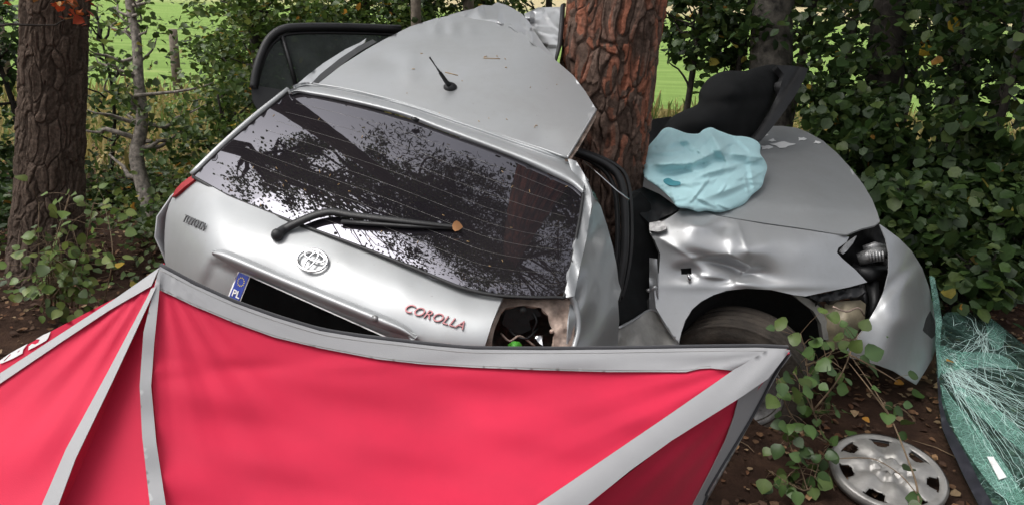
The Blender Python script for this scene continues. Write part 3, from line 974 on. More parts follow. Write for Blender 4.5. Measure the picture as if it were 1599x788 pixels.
wp, rg = scatter(1500, -4.2, -1.2, 3.6, 6.5, 23)
wp[:, 2] += rg.uniform(.02, .16, len(wp))
tag(leaf_cloud('ground_ivy', wp, rg.uniform(.03, .06, len(wp)), leaf_cols(len(wp), 'mid', 23, .05), M['leaf'], None, LEAF_ROUND, .5, 24),
    'low green weeds between the trees', 'weeds', kind='stuff')

# ------------------------------------------------------------------ the wrecked car
car = tag(empty('wrecked_car', (.2, 3.2, 0)), 'silver hatchback torn and folded round the pine, rear window facing the red screen', 'car')

# --- tailgate
TGC = [(300, 277, 2.60), (356, 306, 2.47), (450, 344, 2.37), (548, 380, 2.29), (645, 418, 2.225), (731, 452, 2.18), (786, 463, 2.165),
       (276, 300, 2.62), (338, 326, 2.415), (438, 370, 2.305), (536, 408, 2.225), (632, 446, 2.165), (716, 478, 2.125), (780, 486, 2.115),
       (261, 330, 2.62), (318, 356, 2.385), (420, 396, 2.275), (518, 436, 2.195), (614, 474, 2.135), (704, 506, 2.095), (770, 512, 2.085),
       (257, 365, 2.62), (312, 386, 2.365), (405, 424, 2.26), (498, 463, 2.18), (592, 500, 2.12), (690, 534, 2.08), (756, 540, 2.07),
       (258, 405, 2.62), (306, 425, 2.37), (396, 462, 2.27), (488, 500, 2.195), (580, 538, 2.135), (680, 572, 2.095), (746, 580, 2.085),
       (264, 450, 2.64), (306, 480, 2.40), (392, 520, 2.30), (482, 560, 2.23), (574, 600, 2.17), (674, 632, 2.13), (738, 640, 2.12)]
TG = Depth(TGC, lam=4e-3)
def recess(x, y):
    """hollow for the number plate under the grip strip"""
    # coordinates along / across the strip
    ux, uy = 318.0, 135.0; L = math.hypot(ux, uy); ux /= L; uy /= L
    s = (x - 330) * ux + (y - 392) * uy; t = -(x - 330) * uy + (y - 392) * ux
    w = np.clip((s - 0) / 14, 0, 1) * np.clip((345 - s) / 14, 0, 1) * np.clip((t - 8) / 8, 0, 1) * np.clip((130 - t) / 30, 0, 1)
    return .022 * w
tg_out = [(303, 275), (356, 306), (450, 344), (548, 380), (645, 418), (690, 437), (731, 452), (786, 463), (778, 480), (768, 505), (757, 540), (746, 580), (738, 640),
          (674, 632), (574, 600), (482, 560), (392, 520), (306, 480), (264, 450), (261, 435), (259, 420), (257.5, 405), (257, 390), (256.8, 375), (257.2, 360), (258.2, 346), (260, 333), (263.5, 321), (268, 311), (274, 302), (281, 294), (292, 284)]
tailgate = panel('tailgate', tg_out, TG, M['paint'], car, 6, .012, fn=recess)

# rear bumper below (mostly behind the red screen)
panel('rear_bumper', [(262, 452), (306, 484), (392, 524), (482, 564), (574, 604), (674, 636), (740, 644), (900, 640), (880, 760), (740, 800), (560, 770), (400, 690), (290, 610), (262, 540)],
      [(262, 452, 2.62), (306, 484, 2.38), (482, 564, 2.19), (674, 636, 2.08), (740, 644, 2.07), (900, 640, 2.25), (880, 760, 2.28), (740, 800, 2.16), (560, 770, 2.22), (290, 610, 2.55), (400, 690, 2.36), (600, 690, 2.13)], M['paint_bumper'], car, 14, .006)

# grip strip over the number plate
def strip_pts(off):
    return [(328, 391), (340, 389), (372, 398), (450, 430), (530, 463), (590, 487), (622, 502), (640, 514), (650, 528), (640, 528), (610, 518), (560, 500), (480, 468), (400, 434), (350, 411), (332, 401)]
_sa = [(330, 392), (345, 389), (372, 397), (450, 430), (530, 463), (590, 487), (622, 501), (640, 513), (649, 527)]
_sb = [(331, 396), (345, 406), (372, 419), (450, 452), (530, 485), (590, 510), (620, 520), (636, 526), (648, 529)]
loft('grip_strip', [(x, y, TG(x, y) - .004) for x, y in _sa], [(x, y, TG(x, y) - .004) for x, y in _sb], 70, 12, lambda t, q: -.030 * math.sin(math.pi * min(t, .985)) ** .7, .012, M['paint'], tailgate)
c0 = TG.pt(586, 497, -.028)
vx = unit(TG.pt(610, 507) - TG.pt(560, 487)); nT = unit(np.cross(vx, TG.pt(586, 480) - TG.pt(586, 510))); nT = nT if nT[1] < 0 else -nT
tube('key_lock', [c0 + nT * .006, c0 - nT * .01], [.010, .010], M['mech'], tailgate, 14)

def frame(px, py, dx, dy, D=TG):
    o = D.pt(px, py)
    x = unit(D.pt(px + dx, py + dy) - D.pt(px - dx, py - dy))
    y = D.pt(px + dy * .6, py - dx * .6) - D.pt(px - dy * .6, py + dx * .6)
    n = unit(np.cross(x, y)); n = n if n @ (EYE - o) > 0 else -n
    return o, x, n

o, x, n = frame(305, 349, 18, 8)
text_mesh('maker_lettering', 'TOYOTA', .037, .002, M['letter_grey'], tailgate, o + n * .004, x, n, 0, 1.22, .0)
o, x, n = frame(678, 495, 40, 12.5)
text_mesh('model_lettering', 'COROLLA', .038, .002, M['chrome_red'], tailgate, o + n * .004, x, n, .28, 1.06, .0)

# emblem: three interlocking rings on the tailgate
o, x, n = frame(489, 409, 24, 10)
y = np.cross(n, x)
def ring(name, cx_, cy_, a, b, r, h):
    path = []
    for k in range(48):
        t = 2 * math.pi * k / 48
        path.append(o + x * (cx_ + a * math.cos(t)) + y * (cy_ + b * math.sin(t)) + n * h)
    path += path[:2]
    V, Fc = tube_data(path, r, 8, .7)
    return V, Fc
V, Fc = join([ring('', 0, 0, .050, .036, .0050, .010), ring('', 0, .0135, .036, .0135, .0034, .011), ring('', 0, -.002, .0125, .032, .0034, .012)])
mesh('emblem', V, Fc, M['chrome'], tailgate)

# number plate: blue band, blacked-out field
ux, uy = unit((318, 142)); vx_, vy_ = unit((-40, 100)) * .9
def plate_px(s, t):
    return (372 + ux * s + vx_ * t, 422 + uy * s + vy_ * t)
plate_d = Depth([(*plate_px(0, 0), 2.305), (*plate_px(250, 0), 2.125), (*plate_px(0, 50), 2.31), (*plate_px(250, 50), 2.13)])
def plate_part(name, s0, s1, t0, t1, off, mat, th, parent):
    return panel(name, [plate_px(s0, t0), plate_px(s1, t0), plate_px(s1, t1), plate_px(s0, t1)], plate_d, mat, parent, 12, th, off=off)
plate = plate_part('licence_plate', 0, 258, 0, 54, -.020, M['white'], .003, car)
plate_part('blue_band', 2, 19, 2, 52, -.0225, M['plate_blue'], .001, plate)
plate_part('blacked_out_field', 21, 256, 2, 52, -.0225, M['plate_black'], .001, plate)
a, b_ = plate_px(10.5, 39), plate_px(19, 39)
fo = P(*a, plate_d(*a) - .0245); fx = unit(P(*b_, plate_d(*b_)) - P(*a, plate_d(*a)))
fn_ = unit(np.cross(fx, P(*plate_px(10, 2), plate_d(*plate_px(10, 2))) - P(*plate_px(10, 50), plate_d(*plate_px(10, 50))))); fn_ = fn_ if fn_ @ (EYE - fo) > 0 else -fn_
text_mesh('country_letters', 'PL', .030, .0006, M['white'], plate, fo, fx, fn_, 0, 1, .0006)
a = plate_px(10.5, 16); so = P(*a, plate_d(*a) - .0245); fy = np.cross(fn_, fx)
stars = []
for k in range(12):
    t = 2 * math.pi * k / 12
    q = so + fx * (.0115 * math.cos(t)) + fy * (.0125 * math.sin(t))
    V = []
    for j in range(10):
        r = .0026 if j % 2 == 0 else .0012
        V.append(q + fx * (r * math.sin(j * math.pi / 5)) + fy * (r * math.cos(j * math.pi / 5)))
    stars.append((V, [tuple(range(9, -1, -1))]))
V, Fc = join(stars)
mesh('star_ring', V, Fc, M['yellow'], plate, smooth=False)

# --- rear window
GT = [(454, 143, 2.84), (548, 162, 2.75), (633, 184, 2.68), (718, 216, 2.615), (803, 248, 2.565), (867, 277, 2.53), (908, 297, 2.52)]
GB = [(303, 275, 2.60), (356, 305, 2.46), (450, 344, 2.36), (548, 380, 2.28), (645, 418, 2.215), (731, 452, 2.17), (800, 462, 2.15), (868, 461, 2.16), (882, 455, 2.175)]
gctl = GT + GB
for q in np.linspace(0, 1, 9):                       # gently domed pane between the two edges
    a = np.array([np.interp(q, np.linspace(0, 1, len(GT)), [p[k] for p in GT]) for k in range(3)])
    b = np.array([np.interp(q, np.linspace(0, 1, len(GB)), [p[k] for p in GB]) for k in range(3)])
    gctl = gctl + [(*((a + b) / 2)[:2], 2 / (1 / a[2] + 1 / b[2]) - .020)]
GL = Depth(gctl, poly=2)
g_out = [(454, 143), (548, 162), (633, 184), (718, 216), (803, 248), (867, 277), (893, 289), (907, 299), (907, 320), (898, 370), (886, 430), (880, 455), (868, 461),
         (800, 461), (784, 459), (731, 450), (675, 434), (645, 416), (548, 378), (450, 342), (356, 304), (303, 274), (350, 229), (400, 187)]
rear_window = panel('rear_window', g_out, GL, M['glass'], tailgate, 7, .005, off=-.004)
# window seal along the lower edge and the sides
seal = crom([(301, 276), (356, 306), (450, 344), (548, 380), (645, 418), (690, 437), (731, 452), (786, 462), (868, 464), (883, 456), (900, 370), (909, 318), (909, 299), (893, 287)], 5)
tube('window_seal', [GL.pt(x, y, -.004) for x, y in seal], .0055, M['rubber'], tailgate, 6)
tube('window_seal', [GL.pt(x, y, -.004) for x, y in crom([(301, 275), (350, 228), (400, 185), (452, 142)], 5)], .0045, M['rubber'], tailgate, 6)
# heater wires
for k in range(9):
    f = (k + 1) / 10.0
    row = []
    for s in np.linspace(.05, .95, 18):
        a = np.array(crom([p[:2] for p in GT], 4))[int(s * 24)]; b = np.array(crom([p[:2] for p in GB], 3))[int(s * 24)]
        q = a + (b - a) * f
        row.append(GL.pt(q[0], q[1], -.0048))
    tube('heater_wire', row, .00025, M['primer'], tailgate, 4)

# --- header strip between window and roof
HD = Depth(GT + [(490, 131, 2.88), (588, 149, 2.80), (696, 181, 2.72), (805, 218, 2.66), (878, 241, 2.62), (900, 252, 2.62), (445, 150, 2.86), (915, 285, 2.56)])
_ha = [(462, 137), (474, 132), (490, 131), (540, 138), (588, 149), (640, 163), (696, 181), (750, 199), (805, 218), (845, 231), (885, 245), (902, 256), (916, 278)]
_hb = [(451, 147), (458, 145), (470, 146), (510, 153), (548, 161), (590, 171), (633, 183), (675, 199), (718, 215), (803, 247), (867, 276), (893, 289), (909, 302)]
def hd_prof(t, q):
    lip = -.032 * math.sin(math.pi * min(1, max(0, (t - .34) / .66))) ** .8
    return lip + .016 * math.exp(-((t - .26) / .08) ** 2)
header = loft('rear_spoiler', [(x, y, HD(x, y)) for x, y in _ha], [(x, y, GL(x, y) - .006) for x, y in _hb], 140, 22, hd_prof, .012, M['paint'], car)
hp = HD.pt(648, 187, -.03)
tube('washer_nozzle', [hp + np.array([-.012, -.003, .004]), hp + np.array([.0, -.008, .002]), hp + np.array([.014, -.006, -.003])], [.006, .009, .007], M['black'], header, 10)

# --- roof sheet, buckled upwards to the tree
RF = Depth(poly=3, ctrl=[(490, 131, 2.88), (588, 149, 2.80), (696, 181, 2.72), (805, 218, 2.66), (885, 246, 2.60),
            (545, 97, 3.06), (620, 100, 3.02), (720, 115, 2.95), (820, 145, 2.87), (908, 205, 2.72),
            (600, 62, 3.28), (660, 58, 3.24), (750, 62, 3.16), (835, 88, 3.05), (932, 170, 2.86),
            (650, 40, 3.45), (705, 24, 3.50), (760, 18, 3.50), (797, 38, 3.28), (865, 92, 3.08), (895, 118, 3.02)])
def roof_dents(x, y):
    d = .018 * np.exp(-(((x - 600) / 34) ** 2 + ((y - 95) / 13) ** 2))
    d += -.010 * np.exp(-(((x - 640) / 14) ** 2 + ((y - 110) / 22) ** 2))
    d += .012 * np.exp(-(((x - 845) / 30) ** 2 + ((y - 215) / 14) ** 2))
    d += .012 * np.exp(-(((x - 700) / 40) ** 2 + ((y - 45) / 10) ** 2)) * np.sin(x * .22)
    return d
roof = panel('roof', [(490, 131), (510, 117), (545, 95), (575, 76), (600, 62), (640, 42), (680, 29), (712, 23), (740, 30), (768, 34), (797, 37), (825, 60), (845, 76), (865, 92), (895, 118), (914, 143), (931, 171), (915, 198), (900, 223), (886, 246),
                      (845, 231), (805, 218), (750, 199), (696, 181), (640, 163), (588, 149), (540, 138)], RF, M['paint'], car, 6, .004, fn=roof_dents)
rng_c = np.random.default_rng(2)
def shred(name, outline, dep, mat, parent, amp, step=4, th=.003, fr=.09):
    """creased metal: random facets instead of smooth waves"""
    k = rng_c.uniform([min(p[0] for p in outline), min(p[1] for p in outline)], [max(p[0] for p in outline), max(p[1] for p in outline)], (16, 2))
    hts = rng_c.uniform(-1, 1, 16); gr = rng_c.normal(0, .05, (16, 2))
    def f(x, y):
        d = np.sqrt((x[:, None] - k[:, 0]) ** 2 + (y[:, None] - k[:, 1]) ** 2)
        i = d.argsort(1)
        a, b = i[:, 0], i[:, 1]
        da = d[np.arange(len(x)), a]; db = d[np.arange(len(x)), b]
        w = np.clip((db - da) / 8, 0, 1) * .5 + .5
        ha = hts[a] + ((x - k[a, 0]) * gr[a, 0] + (y - k[a, 1]) * gr[a, 1])
        hb = hts[b] + ((x - k[b, 0]) * gr[b, 0] + (y - k[b, 1]) * gr[b, 1])
        return amp * (ha * w + hb * (1 - w))
    return panel(name, outline, dep, mat, parent, step, th, fn=f)
shred('crumpled_roof_edge', [(700, 24), (722, 18), (740, 14), (752, 8), (768, 9), (776, 4), (790, 8), (802, 14), (815, 22), (826, 34), (835, 50), (850, 72), (868, 92), (862, 94), (840, 74), (815, 56), (797, 42), (770, 40), (735, 36)],
      [(700, 24, 3.5), (768, 6, 3.66), (826, 34, 3.42), (868, 92, 3.08), (797, 42, 3.3), (735, 36, 3.42)], M['paint_torn'], roof, .032, 3)
shred('torn_side_sheet', [(818, 22), (840, 12), (878, 11), (876, 60), (869, 92), (858, 84), (845, 66), (830, 48)], [(818, 22, 3.5), (878, 11, 3.3), (869, 92, 3.12), (830, 48, 3.4)], M['paint_torn'], roof, .045, 3.5)
tube('sheet_edge_seal', [P(879, 9, 3.24), P(877, 40, 3.2), P(874, 70, 3.16), P(868, 94, 3.1)], [.010, .011, .010, .006], M['rubber'], roof, 8)
# torn right edge of the roof (bare return flange) and black gutter on the left edge
panel('roof_flange', [(932, 170), (931, 182), (917, 208), (903, 232), (890, 250), (882, 250), (886, 244), (900, 222), (915, 197)], RF, M['rust'], roof, 4, .006, off=.02)
tube('roof_edge_bead', [RF.pt(x, y, -.002) for x, y in crom([(931, 171), (915, 198), (900, 223), (886, 246)], 6)], .004, M['paint_torn'], roof, 6)
panel('roof_gutter', [(486, 131), (500, 116), (530, 92), (560, 72), (582, 62), (588, 66), (560, 82), (530, 104), (494, 132)], RF, M['black'], roof, 5, .004, off=-.004)
panel('roof_rail', [(465, 131), (480, 118), (505, 99), (540, 77), (562, 67), (572, 60), (569, 67), (560, 73), (530, 93), (500, 117), (487, 131)], RF, M['paint_torn'], roof, 5, .006, off=.006, crumple=(.02, .06))
tube('roof_seam', [RF.pt(x, y, -.004) for x, y in crom([(489, 131), (540, 139), (588, 150), (640, 164), (696, 182), (750, 200), (805, 219), (845, 232), (885, 246)], 4)], .004, M['paint'], roof, 6)
# aerial
ab = RF.pt(703, 137)
rn = unit(np.cross(RF.pt(720, 137) - RF.pt(690, 137), RF.pt(703, 120) - RF.pt(703, 150))); rn = rn if rn[2] > 0 else -rn
at_ = P(671, 90, RF(703, 137) - .16)
V1 = tube_data([ab - rn * .004, ab + rn * .006, ab + rn * .014, ab + rn * .020], [.026, .025, .017, .006], 16)
ax_ = unit(at_ - ab)
L = np.linalg.norm(at_ - ab)
V2 = tube_data([ab + rn * .008, ab + ax_ * L * .18, ab + ax_ * L * .50, ab + ax_ * L * .52, ab + ax_ * L * .62, ab + ax_ * L * .66, at_ - ax_ * .01, at_], [.012, .0085, .0065, .004, .0035, .0022, .0030, .0034], 10)
aerial = mesh('aerial', *join([V1]), M['black'], roof)
mesh('aerial_rod', *join([V2]), M['black'], roof)

# --- rear wiper
wp_ = [(433, 366, -.035), (445, 357, -.045), (470, 345, -.05), (495, 335, -.052), (520, 331, -.052), (550, 336, -.05), (600, 342, -.046), (660, 349, -.04), (717, 355, -.03)]
path = [GL.pt(x, y, o * .62) for x, y, o in wp_]
path[0] = TG.pt(433, 366, -.022)
wiper = tube('wiper_arm', crom(path, 5), list(np.interp(np.linspace(0, 1, 41), [0, .04, .12, .5, .8, 1], [.015, .019, .016, .0135, .011, .006])), M['black'], tailgate, 8, .7)
tube('wiper_pivot', [TG.pt(433, 366, .005), TG.pt(433, 367, -.02), TG.pt(433, 367, -.032)], [.019, .019, .013], M['black'], tailgate, 14)
tube('wiper_blade', [GL.pt(x, y, o) for x, y, o in [(534, 346, -.016), (580, 349, -.016), (640, 353, -.016), (712, 357, -.014)]], [.011, .012, .011, .006], M['rubber'], tailgate, 8, .6)

# --- left tail lamp, left pillar edge and the left flank
panel('tail_lamp', [(303, 272), (295, 277), (283, 286), (274, 296), (268, 308), (276, 303), (288, 292), (303, 281)], [(303, 270, 2.585), (273, 295, 2.60), (266, 311, 2.60), (288, 294, 2.57), (303, 286, 2.56)], M['red_lamp'], car, 4, .03)
tube('pillar_edge', [GL.pt(x, y, .012) for x, y in crom([(300, 273), (348, 226), (398, 182), (450, 141)], 5)], .012, M['paint'], car, 8)
# left flank runs from the tail to the fold behind the tree and on to the nose
tl = [(P(302, 276, 2.64), P(262, 460, 2.64)), (np.array([-.95, 3.3, 1.0]), np.array([-1.05, 3.25, .22])), (np.array([-.5, 4.1, .90]), np.array([-.6, 4.15, .2])), (np.array([.2, 4.6, .84]), np.array([.15, 4.7, .2])), (np.array([.9, 4.55, .86]), np.array([.95, 4.62, .2])), (np.array([1.55, 4.3, .82]), np.array([1.65, 4.4, .2]))]
top = crom([a for a, b in tl], 6); bot = crom([b for a, b in tl], 6)
V, Fc = [], []
for a, b in zip(top, bot):
    for k in range(7):
        t = k / 6
        q = a + (b - a) * t
        out = unit(np.array([q[0] - .6, q[1] - 3.0, 0]))
        V.append(q + out * (.09 * math.sin(math.pi * min(1, t * 1.3)) + .02 * mnoise.noise(Vector(q * 4))))
for i in range(len(top) - 1):
    for k in range(6):
        Fc.append((i * 7 + k, i * 7 + k + 1, (i + 1) * 7 + k + 1, (i + 1) * 7 + k))
solid(mesh('left_side_panel', V, Fc, M['paint'], car), .006)
# floor pan, folded round the tree
fl = [P(290, 620, 2.55), P(860, 640, 2.4), np.array([.12, 3.0, .2]), np.array([.45, 3.68, .2]), np.array([.8, 3.4, .18]), np.array([1.6, 3.35, .2]), np.array([1.65, 4.35, .2]), np.array([.9, 4.58, .22]), np.array([.2, 4.62, .22]), np.array([-.55, 4.1, .22]), np.array([-1.0, 3.3, .24])]
solid(mesh('floor_pan', [(q[0], q[1], max(q[2], .16)) for q in fl], [tuple(range(len(fl)))], M['dark'], car, smooth=False), .03)

# --- right rear corner: D-pillar, quarter panel, lamp cavity
QC = [(889, 252, 2.60), (912, 278, 2.54), (921, 299, 2.50), (914, 372, 2.36), (893, 459, 2.20), (885, 540, 2.14), (884, 600, 2.12),
      (938, 320, 2.68), (953, 372, 2.66), (962, 415, 2.62), (968, 450, 2.58), (964, 540, 2.52), (960, 600, 2.5), (930, 400, 2.44), (925, 480, 2.28), (922, 560, 2.24), (905, 250, 2.66)]
QD = Depth(QC)
def qfn(x, y):
    return .02 * np.sin(x * .16 + y * .02) * np.exp(-((y - 430) / 70) ** 2) + .012 * np.sin(y * .07 + x * .1)
panel('rear_pillar', [(886, 247), (900, 252), (913, 274), (922, 299), (924, 320), (916, 372), (905, 420), (897, 462), (884, 464), (882, 456), (888, 430), (900, 370), (909, 320), (909, 299), (900, 282), (893, 268)],
      Depth(gctl + [(889, 250, 2.6), (922, 299, 2.5), (916, 372, 2.36), (897, 462, 2.18)]), M['paint'], car, 5, .012, off=-.012, fn=lambda x, y: -.006 * np.sin((x - y * .2) * .3))
panel('quarter_panel', [(922, 299), (938, 322), (948, 352), (957, 385), (963, 415), (966, 440), (970, 452), (965, 470), (967, 500), (964, 545), (960, 620), (884, 620), (886, 540), (888, 500), (891, 470), (897, 462), (905, 420), (916, 372), (924, 320)], QD, M['paint'], car, 5, .004, fn=qfn)
panel('side_glass_shard', [(924, 296), (930, 303), (938, 326), (942, 345), (936, 330), (928, 312)], QD, M['craze'], car, 4, .004, off=.02)
panel('lamp_surround', [(784, 463), (800, 466), (830, 468), (880, 464), (893, 470), (898, 485), (897, 520), (893, 545), (890, 600), (738, 610), (746, 575), (757, 540), (768, 505), (778, 480)],
      [(784, 463, 2.175), (880, 464, 2.19), (897, 520, 2.15), (890, 600, 2.13), (757, 540, 2.10), (738, 610, 2.12)], M['rust'], car, 4, .01, off=.015,
      holes=[[(782, 488), (790, 480), (820, 476), (845, 480), (856, 492), (858, 505), (866, 520), (864, 545), (858, 590), (760, 592), (766, 545), (772, 515)]], crumple=(.012, .05))
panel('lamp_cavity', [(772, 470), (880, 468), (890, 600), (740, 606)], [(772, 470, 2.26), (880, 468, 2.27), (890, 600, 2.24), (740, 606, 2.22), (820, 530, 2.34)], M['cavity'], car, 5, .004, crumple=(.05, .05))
panel('lamp_bracket', [(790, 484), (836, 480), (846, 492), (826, 500), (830, 514), (812, 522), (796, 516), (784, 505)], [(790, 484, 2.19), (836, 480, 2.2), (812, 522, 2.22)], M['dark'], car, 4, .02)
for k_, wpts in enumerate([[(790, 500, 2.24), (800, 520, 2.20), (822, 528, 2.19), (840, 512, 2.22)], [(782, 520, 2.2), (796, 532, 2.18), (812, 524, 2.19), (835, 540, 2.2)], [(828, 482, 2.21), (838, 500, 2.2), (832, 520, 2.21), (846, 536, 2.2)]]):
    tube('lamp_wire', crom([P(*q) for q in wpts], 5), .0035, M[('rubber', 'rust', 'black')[k_]], car, 6)
tube('lamp_bolt', [P(861, 517, 2.17), P(862, 517, 2.15)], [.007, .006], M['rust'], car, 8)
tube('lamp_bolt', [P(817, 484, 2.18), P(817, 484, 2.165)], [.010, .009], M['dark'], car, 8)
panel('bent_clip', [(834, 524), (848, 523), (846, 530), (848, 540), (840, 533)], [(834, 524, 2.19), (848, 523, 2.19), (840, 533, 2.18)], M['chrome'], car, 3, .002, crumple=(.01, .1))
panel('green_wad', [(793, 537), (801, 532), (811, 533), (815, 538), (813, 552), (792, 552)], [(790, 535, 2.17), (818, 537, 2.17), (803, 552, 2.15), (803, 540, 2.13)], M['green'], car, 4, .02)
tube('pillar_weld', [QD.pt(x, y, -.012) for x, y in crom([(892, 462), (899, 478), (903, 500), (902, 520), (896, 545), (892, 590)], 4)], .009, M['paint'], car, 8)

# --- torn door opening in front of the tree: seals, trim, black inner panels
DO = 2.93
for k, (ofs, r) in enumerate([(0, .016), (13, .010), (-11, .008)]):
    tube('door_seal', [P(x - ofs * .9 * w, y + ofs * .35, DO + (.0 if k == 0 else .02)) for x, y, w in crom([(898, 236, .1), (920, 244, .3), (945, 256, .7), (964, 273, 1), (973, 300, 1), (976, 345, 1), (975, 395, 1), (968, 440, 1), (962, 470, .8)], 5)], r, M['rubber'], car, 8)
tube('trim_strip', [P(912, 252, 2.86), P(940, 276, 2.85), P(962, 296, 2.84), P(982, 312, 2.83)], [.006, .007, .008, .006], M['chrome'], car, 6, .4)
panel('door_trim', [(978, 320), (1000, 300), (1016, 318), (1018, 345), (1014, 362), (1028, 395), (1026, 425), (1020, 450), (1010, 470), (1012, 485), (985, 500), (968, 512), (962, 470), (972, 420), (976, 370)],
      [(978, 320, 3.12), (1016, 318, 3.28), (1028, 395, 3.3), (968, 512, 2.98), (962, 470, 2.98), (1012, 485, 3.2), (995, 400, 3.2)], M['seat'], car, 6, .02, crumple=(.03, .03))
panel('dash_top', [(985, 300), (1005, 292), (1030, 303), (1062, 326), (1050, 333), (1030, 342), (1018, 352), (1000, 335)], [(985, 300, 3.2), (1005, 292, 3.4), (1062, 326, 3.3), (1018, 352, 3.24)], M['black'], car, 5, .02, crumple=(.02, .05))
panel('sill', [(964, 512), (985, 502), (1010, 487), (1022, 482), (1034, 500), (1048, 520), (1060, 537), (1062, 600), (960, 600)], [(964, 512, 2.96), (1022, 482, 3.2), (1060, 537, 3.14), (1062, 600, 3.1), (960, 600, 2.9)], M['primer'], car, 6, .006, crumple=(.04, .03))
tube('sill_edge', [P(x, y, d) for x, y, d in crom([(966, 512, 2.94), (988, 500, 3.05), (1012, 485, 3.17), (1026, 486, 3.18), (1038, 505, 3.15), (1050, 522, 3.12), (1060, 536, 3.11)], 4)], .006, M['paint_torn'], car, 6)
panel('door_hinge_plate', [(1014, 402), (1026, 404), (1028, 480), (1014, 486)], [(1014, 402, 3.19), (1026, 404, 3.17), (1028, 480, 3.16), (1014, 486, 3.18)], M['paint_torn'], car, 5, .004, crumple=(.012, .08))
tube('door_hinge', [P(1012, 453, 3.16), P(1020, 450, 3.14), P(1025, 447, 3.13)], [.007, .010, .006], M['paint_torn'], car, 8)
tube('door_bolt', [P(1012, 453, 3.155), P(1012, 453, 3.14)], [.009, .007], M['mech'], car, 8)

# --- open rear door on the far left
DD = Depth([(395, 150, 3.45), (400, 110, 3.45), (440, 45, 3.5), (615, 45, 3.75), (600, 160, 3.7), (460, 160, 3.5)])
door = panel('rear_door', [(392, 136), (400, 134), (450, 142), (470, 146), (560, 150), (600, 150), (600, 190), (420, 190), (402, 172), (394, 156)], DD, M['black'], car, 7, .05)
fr_o = crom([(396, 138), (400, 112), (408, 86), (420, 62), (440, 47), (470, 43), (540, 43), (625, 46)], 5)
tube('window_frame', [DD.pt(x, y) for x, y in fr_o], .020, M['black'], door, 8)
tube('window_rubber', [DD.pt(x + 4, y + 9, .01) for x, y in fr_o], .007, M['rubber'], door, 6)
tube('window_divider', [DD.pt(441, 58), DD.pt(452, 95), DD.pt(464, 140)], .010, M['black'], door, 6)
panel('window_pane', [(400, 138), (404, 112), (412, 88), (424, 66), (442, 54), (470, 50), (540, 50), (610, 53), (600, 150), (470, 146)], DD, M['door_glass'], door, 10, .004, off=.012)

# --- nose: bonnet, fender, bumper
FD = Depth(lam=2e-3, ctrl=[(1061, 329, 3.27), (1100, 334, 3.25), (1150, 342, 3.235), (1200, 351, 3.22), (1250, 358, 3.22), (1300, 366, 3.25), (1330, 372, 3.29),
            (1016, 358, 3.25), (1080, 368, 3.15), (1140, 378, 3.13), (1195, 384, 3.115), (1250, 390, 3.13), (1290, 390, 3.18), (1308, 390, 3.22),
            (1030, 400, 3.20), (1085, 410, 3.15), (1150, 420, 3.15), (1200, 428, 3.135), (1250, 425, 3.12), (1300, 415, 3.16), (1354, 437, 3.22),
            (1028, 440, 3.18), (1078, 450, 3.15), (1120, 452, 3.14), (1165, 449, 3.12), (1235, 457, 3.11), (1300, 452, 3.14), (1060, 530, 3.10), (1040, 490, 3.14)])
def dents(x, y):
    def g(cx, cy, sx, sy, a=0.0):
        u = (x - cx) * math.cos(a) + (y - cy) * math.sin(a); v = -(x - cx) * math.sin(a) + (y - cy) * math.cos(a)
        return np.exp(-(u / sx) ** 2 - (v / sy) ** 2)
    d = .050 * g(1130, 412, 48, 10, .25)                 # long crease
    d += .030 * g(1150, 432, 30, 9, -.2)
    d -= .022 * g(1165, 392, 26, 14)
    d -= .018 * g(1160, 440, 24, 7, .2)
    d += .030 * g(1075, 424, 22, 12)
    d -= .012 * g(1090, 355, 30, 10)
    d += .015 * g(1130, 356, 18, 8) - .01 * g(1145, 365, 10, 20)
    def cr(ax, ay, bx, by, h, w):
        vx, vy = bx - ax, by - ay; L2 = vx * vx + vy * vy
        t = np.clip(((x - ax) * vx + (y - ay) * vy) / L2, 0, 1)
        r = np.hypot(x - ax - t * vx, y - ay - t * vy)
        return h * np.exp(-r / w) * (.4 + .6 * np.sin(np.pi * np.clip(t, .1, .9)))
    d -= cr(1080, 402, 1140, 398, .020, 7) + cr(1140, 398, 1172, 416, .026, 6) + cr(1172, 416, 1150, 436, .018, 6) + cr(1095, 430, 1150, 436, .016, 5) + cr(1060, 345, 1100, 356, .012, 6) + cr(1150, 345, 1168, 392, .014, 6) + cr(1030, 372, 1080, 402, .012, 7)
    d -= .010 * g(1190, 446, 110, 7)                       # arch lip
    return d
fender = panel('front_fender', [(1061, 329), (1085, 330), (1100, 331), (1120, 337), (1131, 339), (1193, 350), (1271, 361), (1326, 370), (1322, 378), (1309, 387), (1307, 394), (1316, 404), (1335, 420), (1354, 440), (1325, 448), (1290, 455), (1258, 462), (1240, 460), (1204, 452), (1165, 450), (1135, 453), (1114, 460), (1095, 470), (1081, 482), (1070, 500), (1064, 518), (1060, 535), (1050, 521), (1036, 500), (1024, 480), (1020, 440), (1029, 425), (1031, 396), (1022, 375), (1014, 362), (1022, 352), (1040, 343)],
               FD, M['paint_torn'], car, 2.8, .004, fn=dents, holes=[[(1063, 419), (1079, 418), (1080, 428), (1064, 428)]])
panel('lamp_hole_backing', [(1058, 412), (1086, 412), (1086, 434), (1058, 434)], FD, M['dark'], fender, 6, .003, off=.07)
tube('side_lamp_clip', [FD.pt(1074, 427, -.004), FD.pt(1077, 434, -.01), FD.pt(1077, 440, -.004)], [.006, .009, .005], M['chrome'], fender, 7)
panel('mirror_bracket', [(1014, 348), (1030, 345), (1040, 350), (1040, 358), (1028, 362), (1014, 360)], FD, M['mech'], fender, 4, .012, off=-.03)
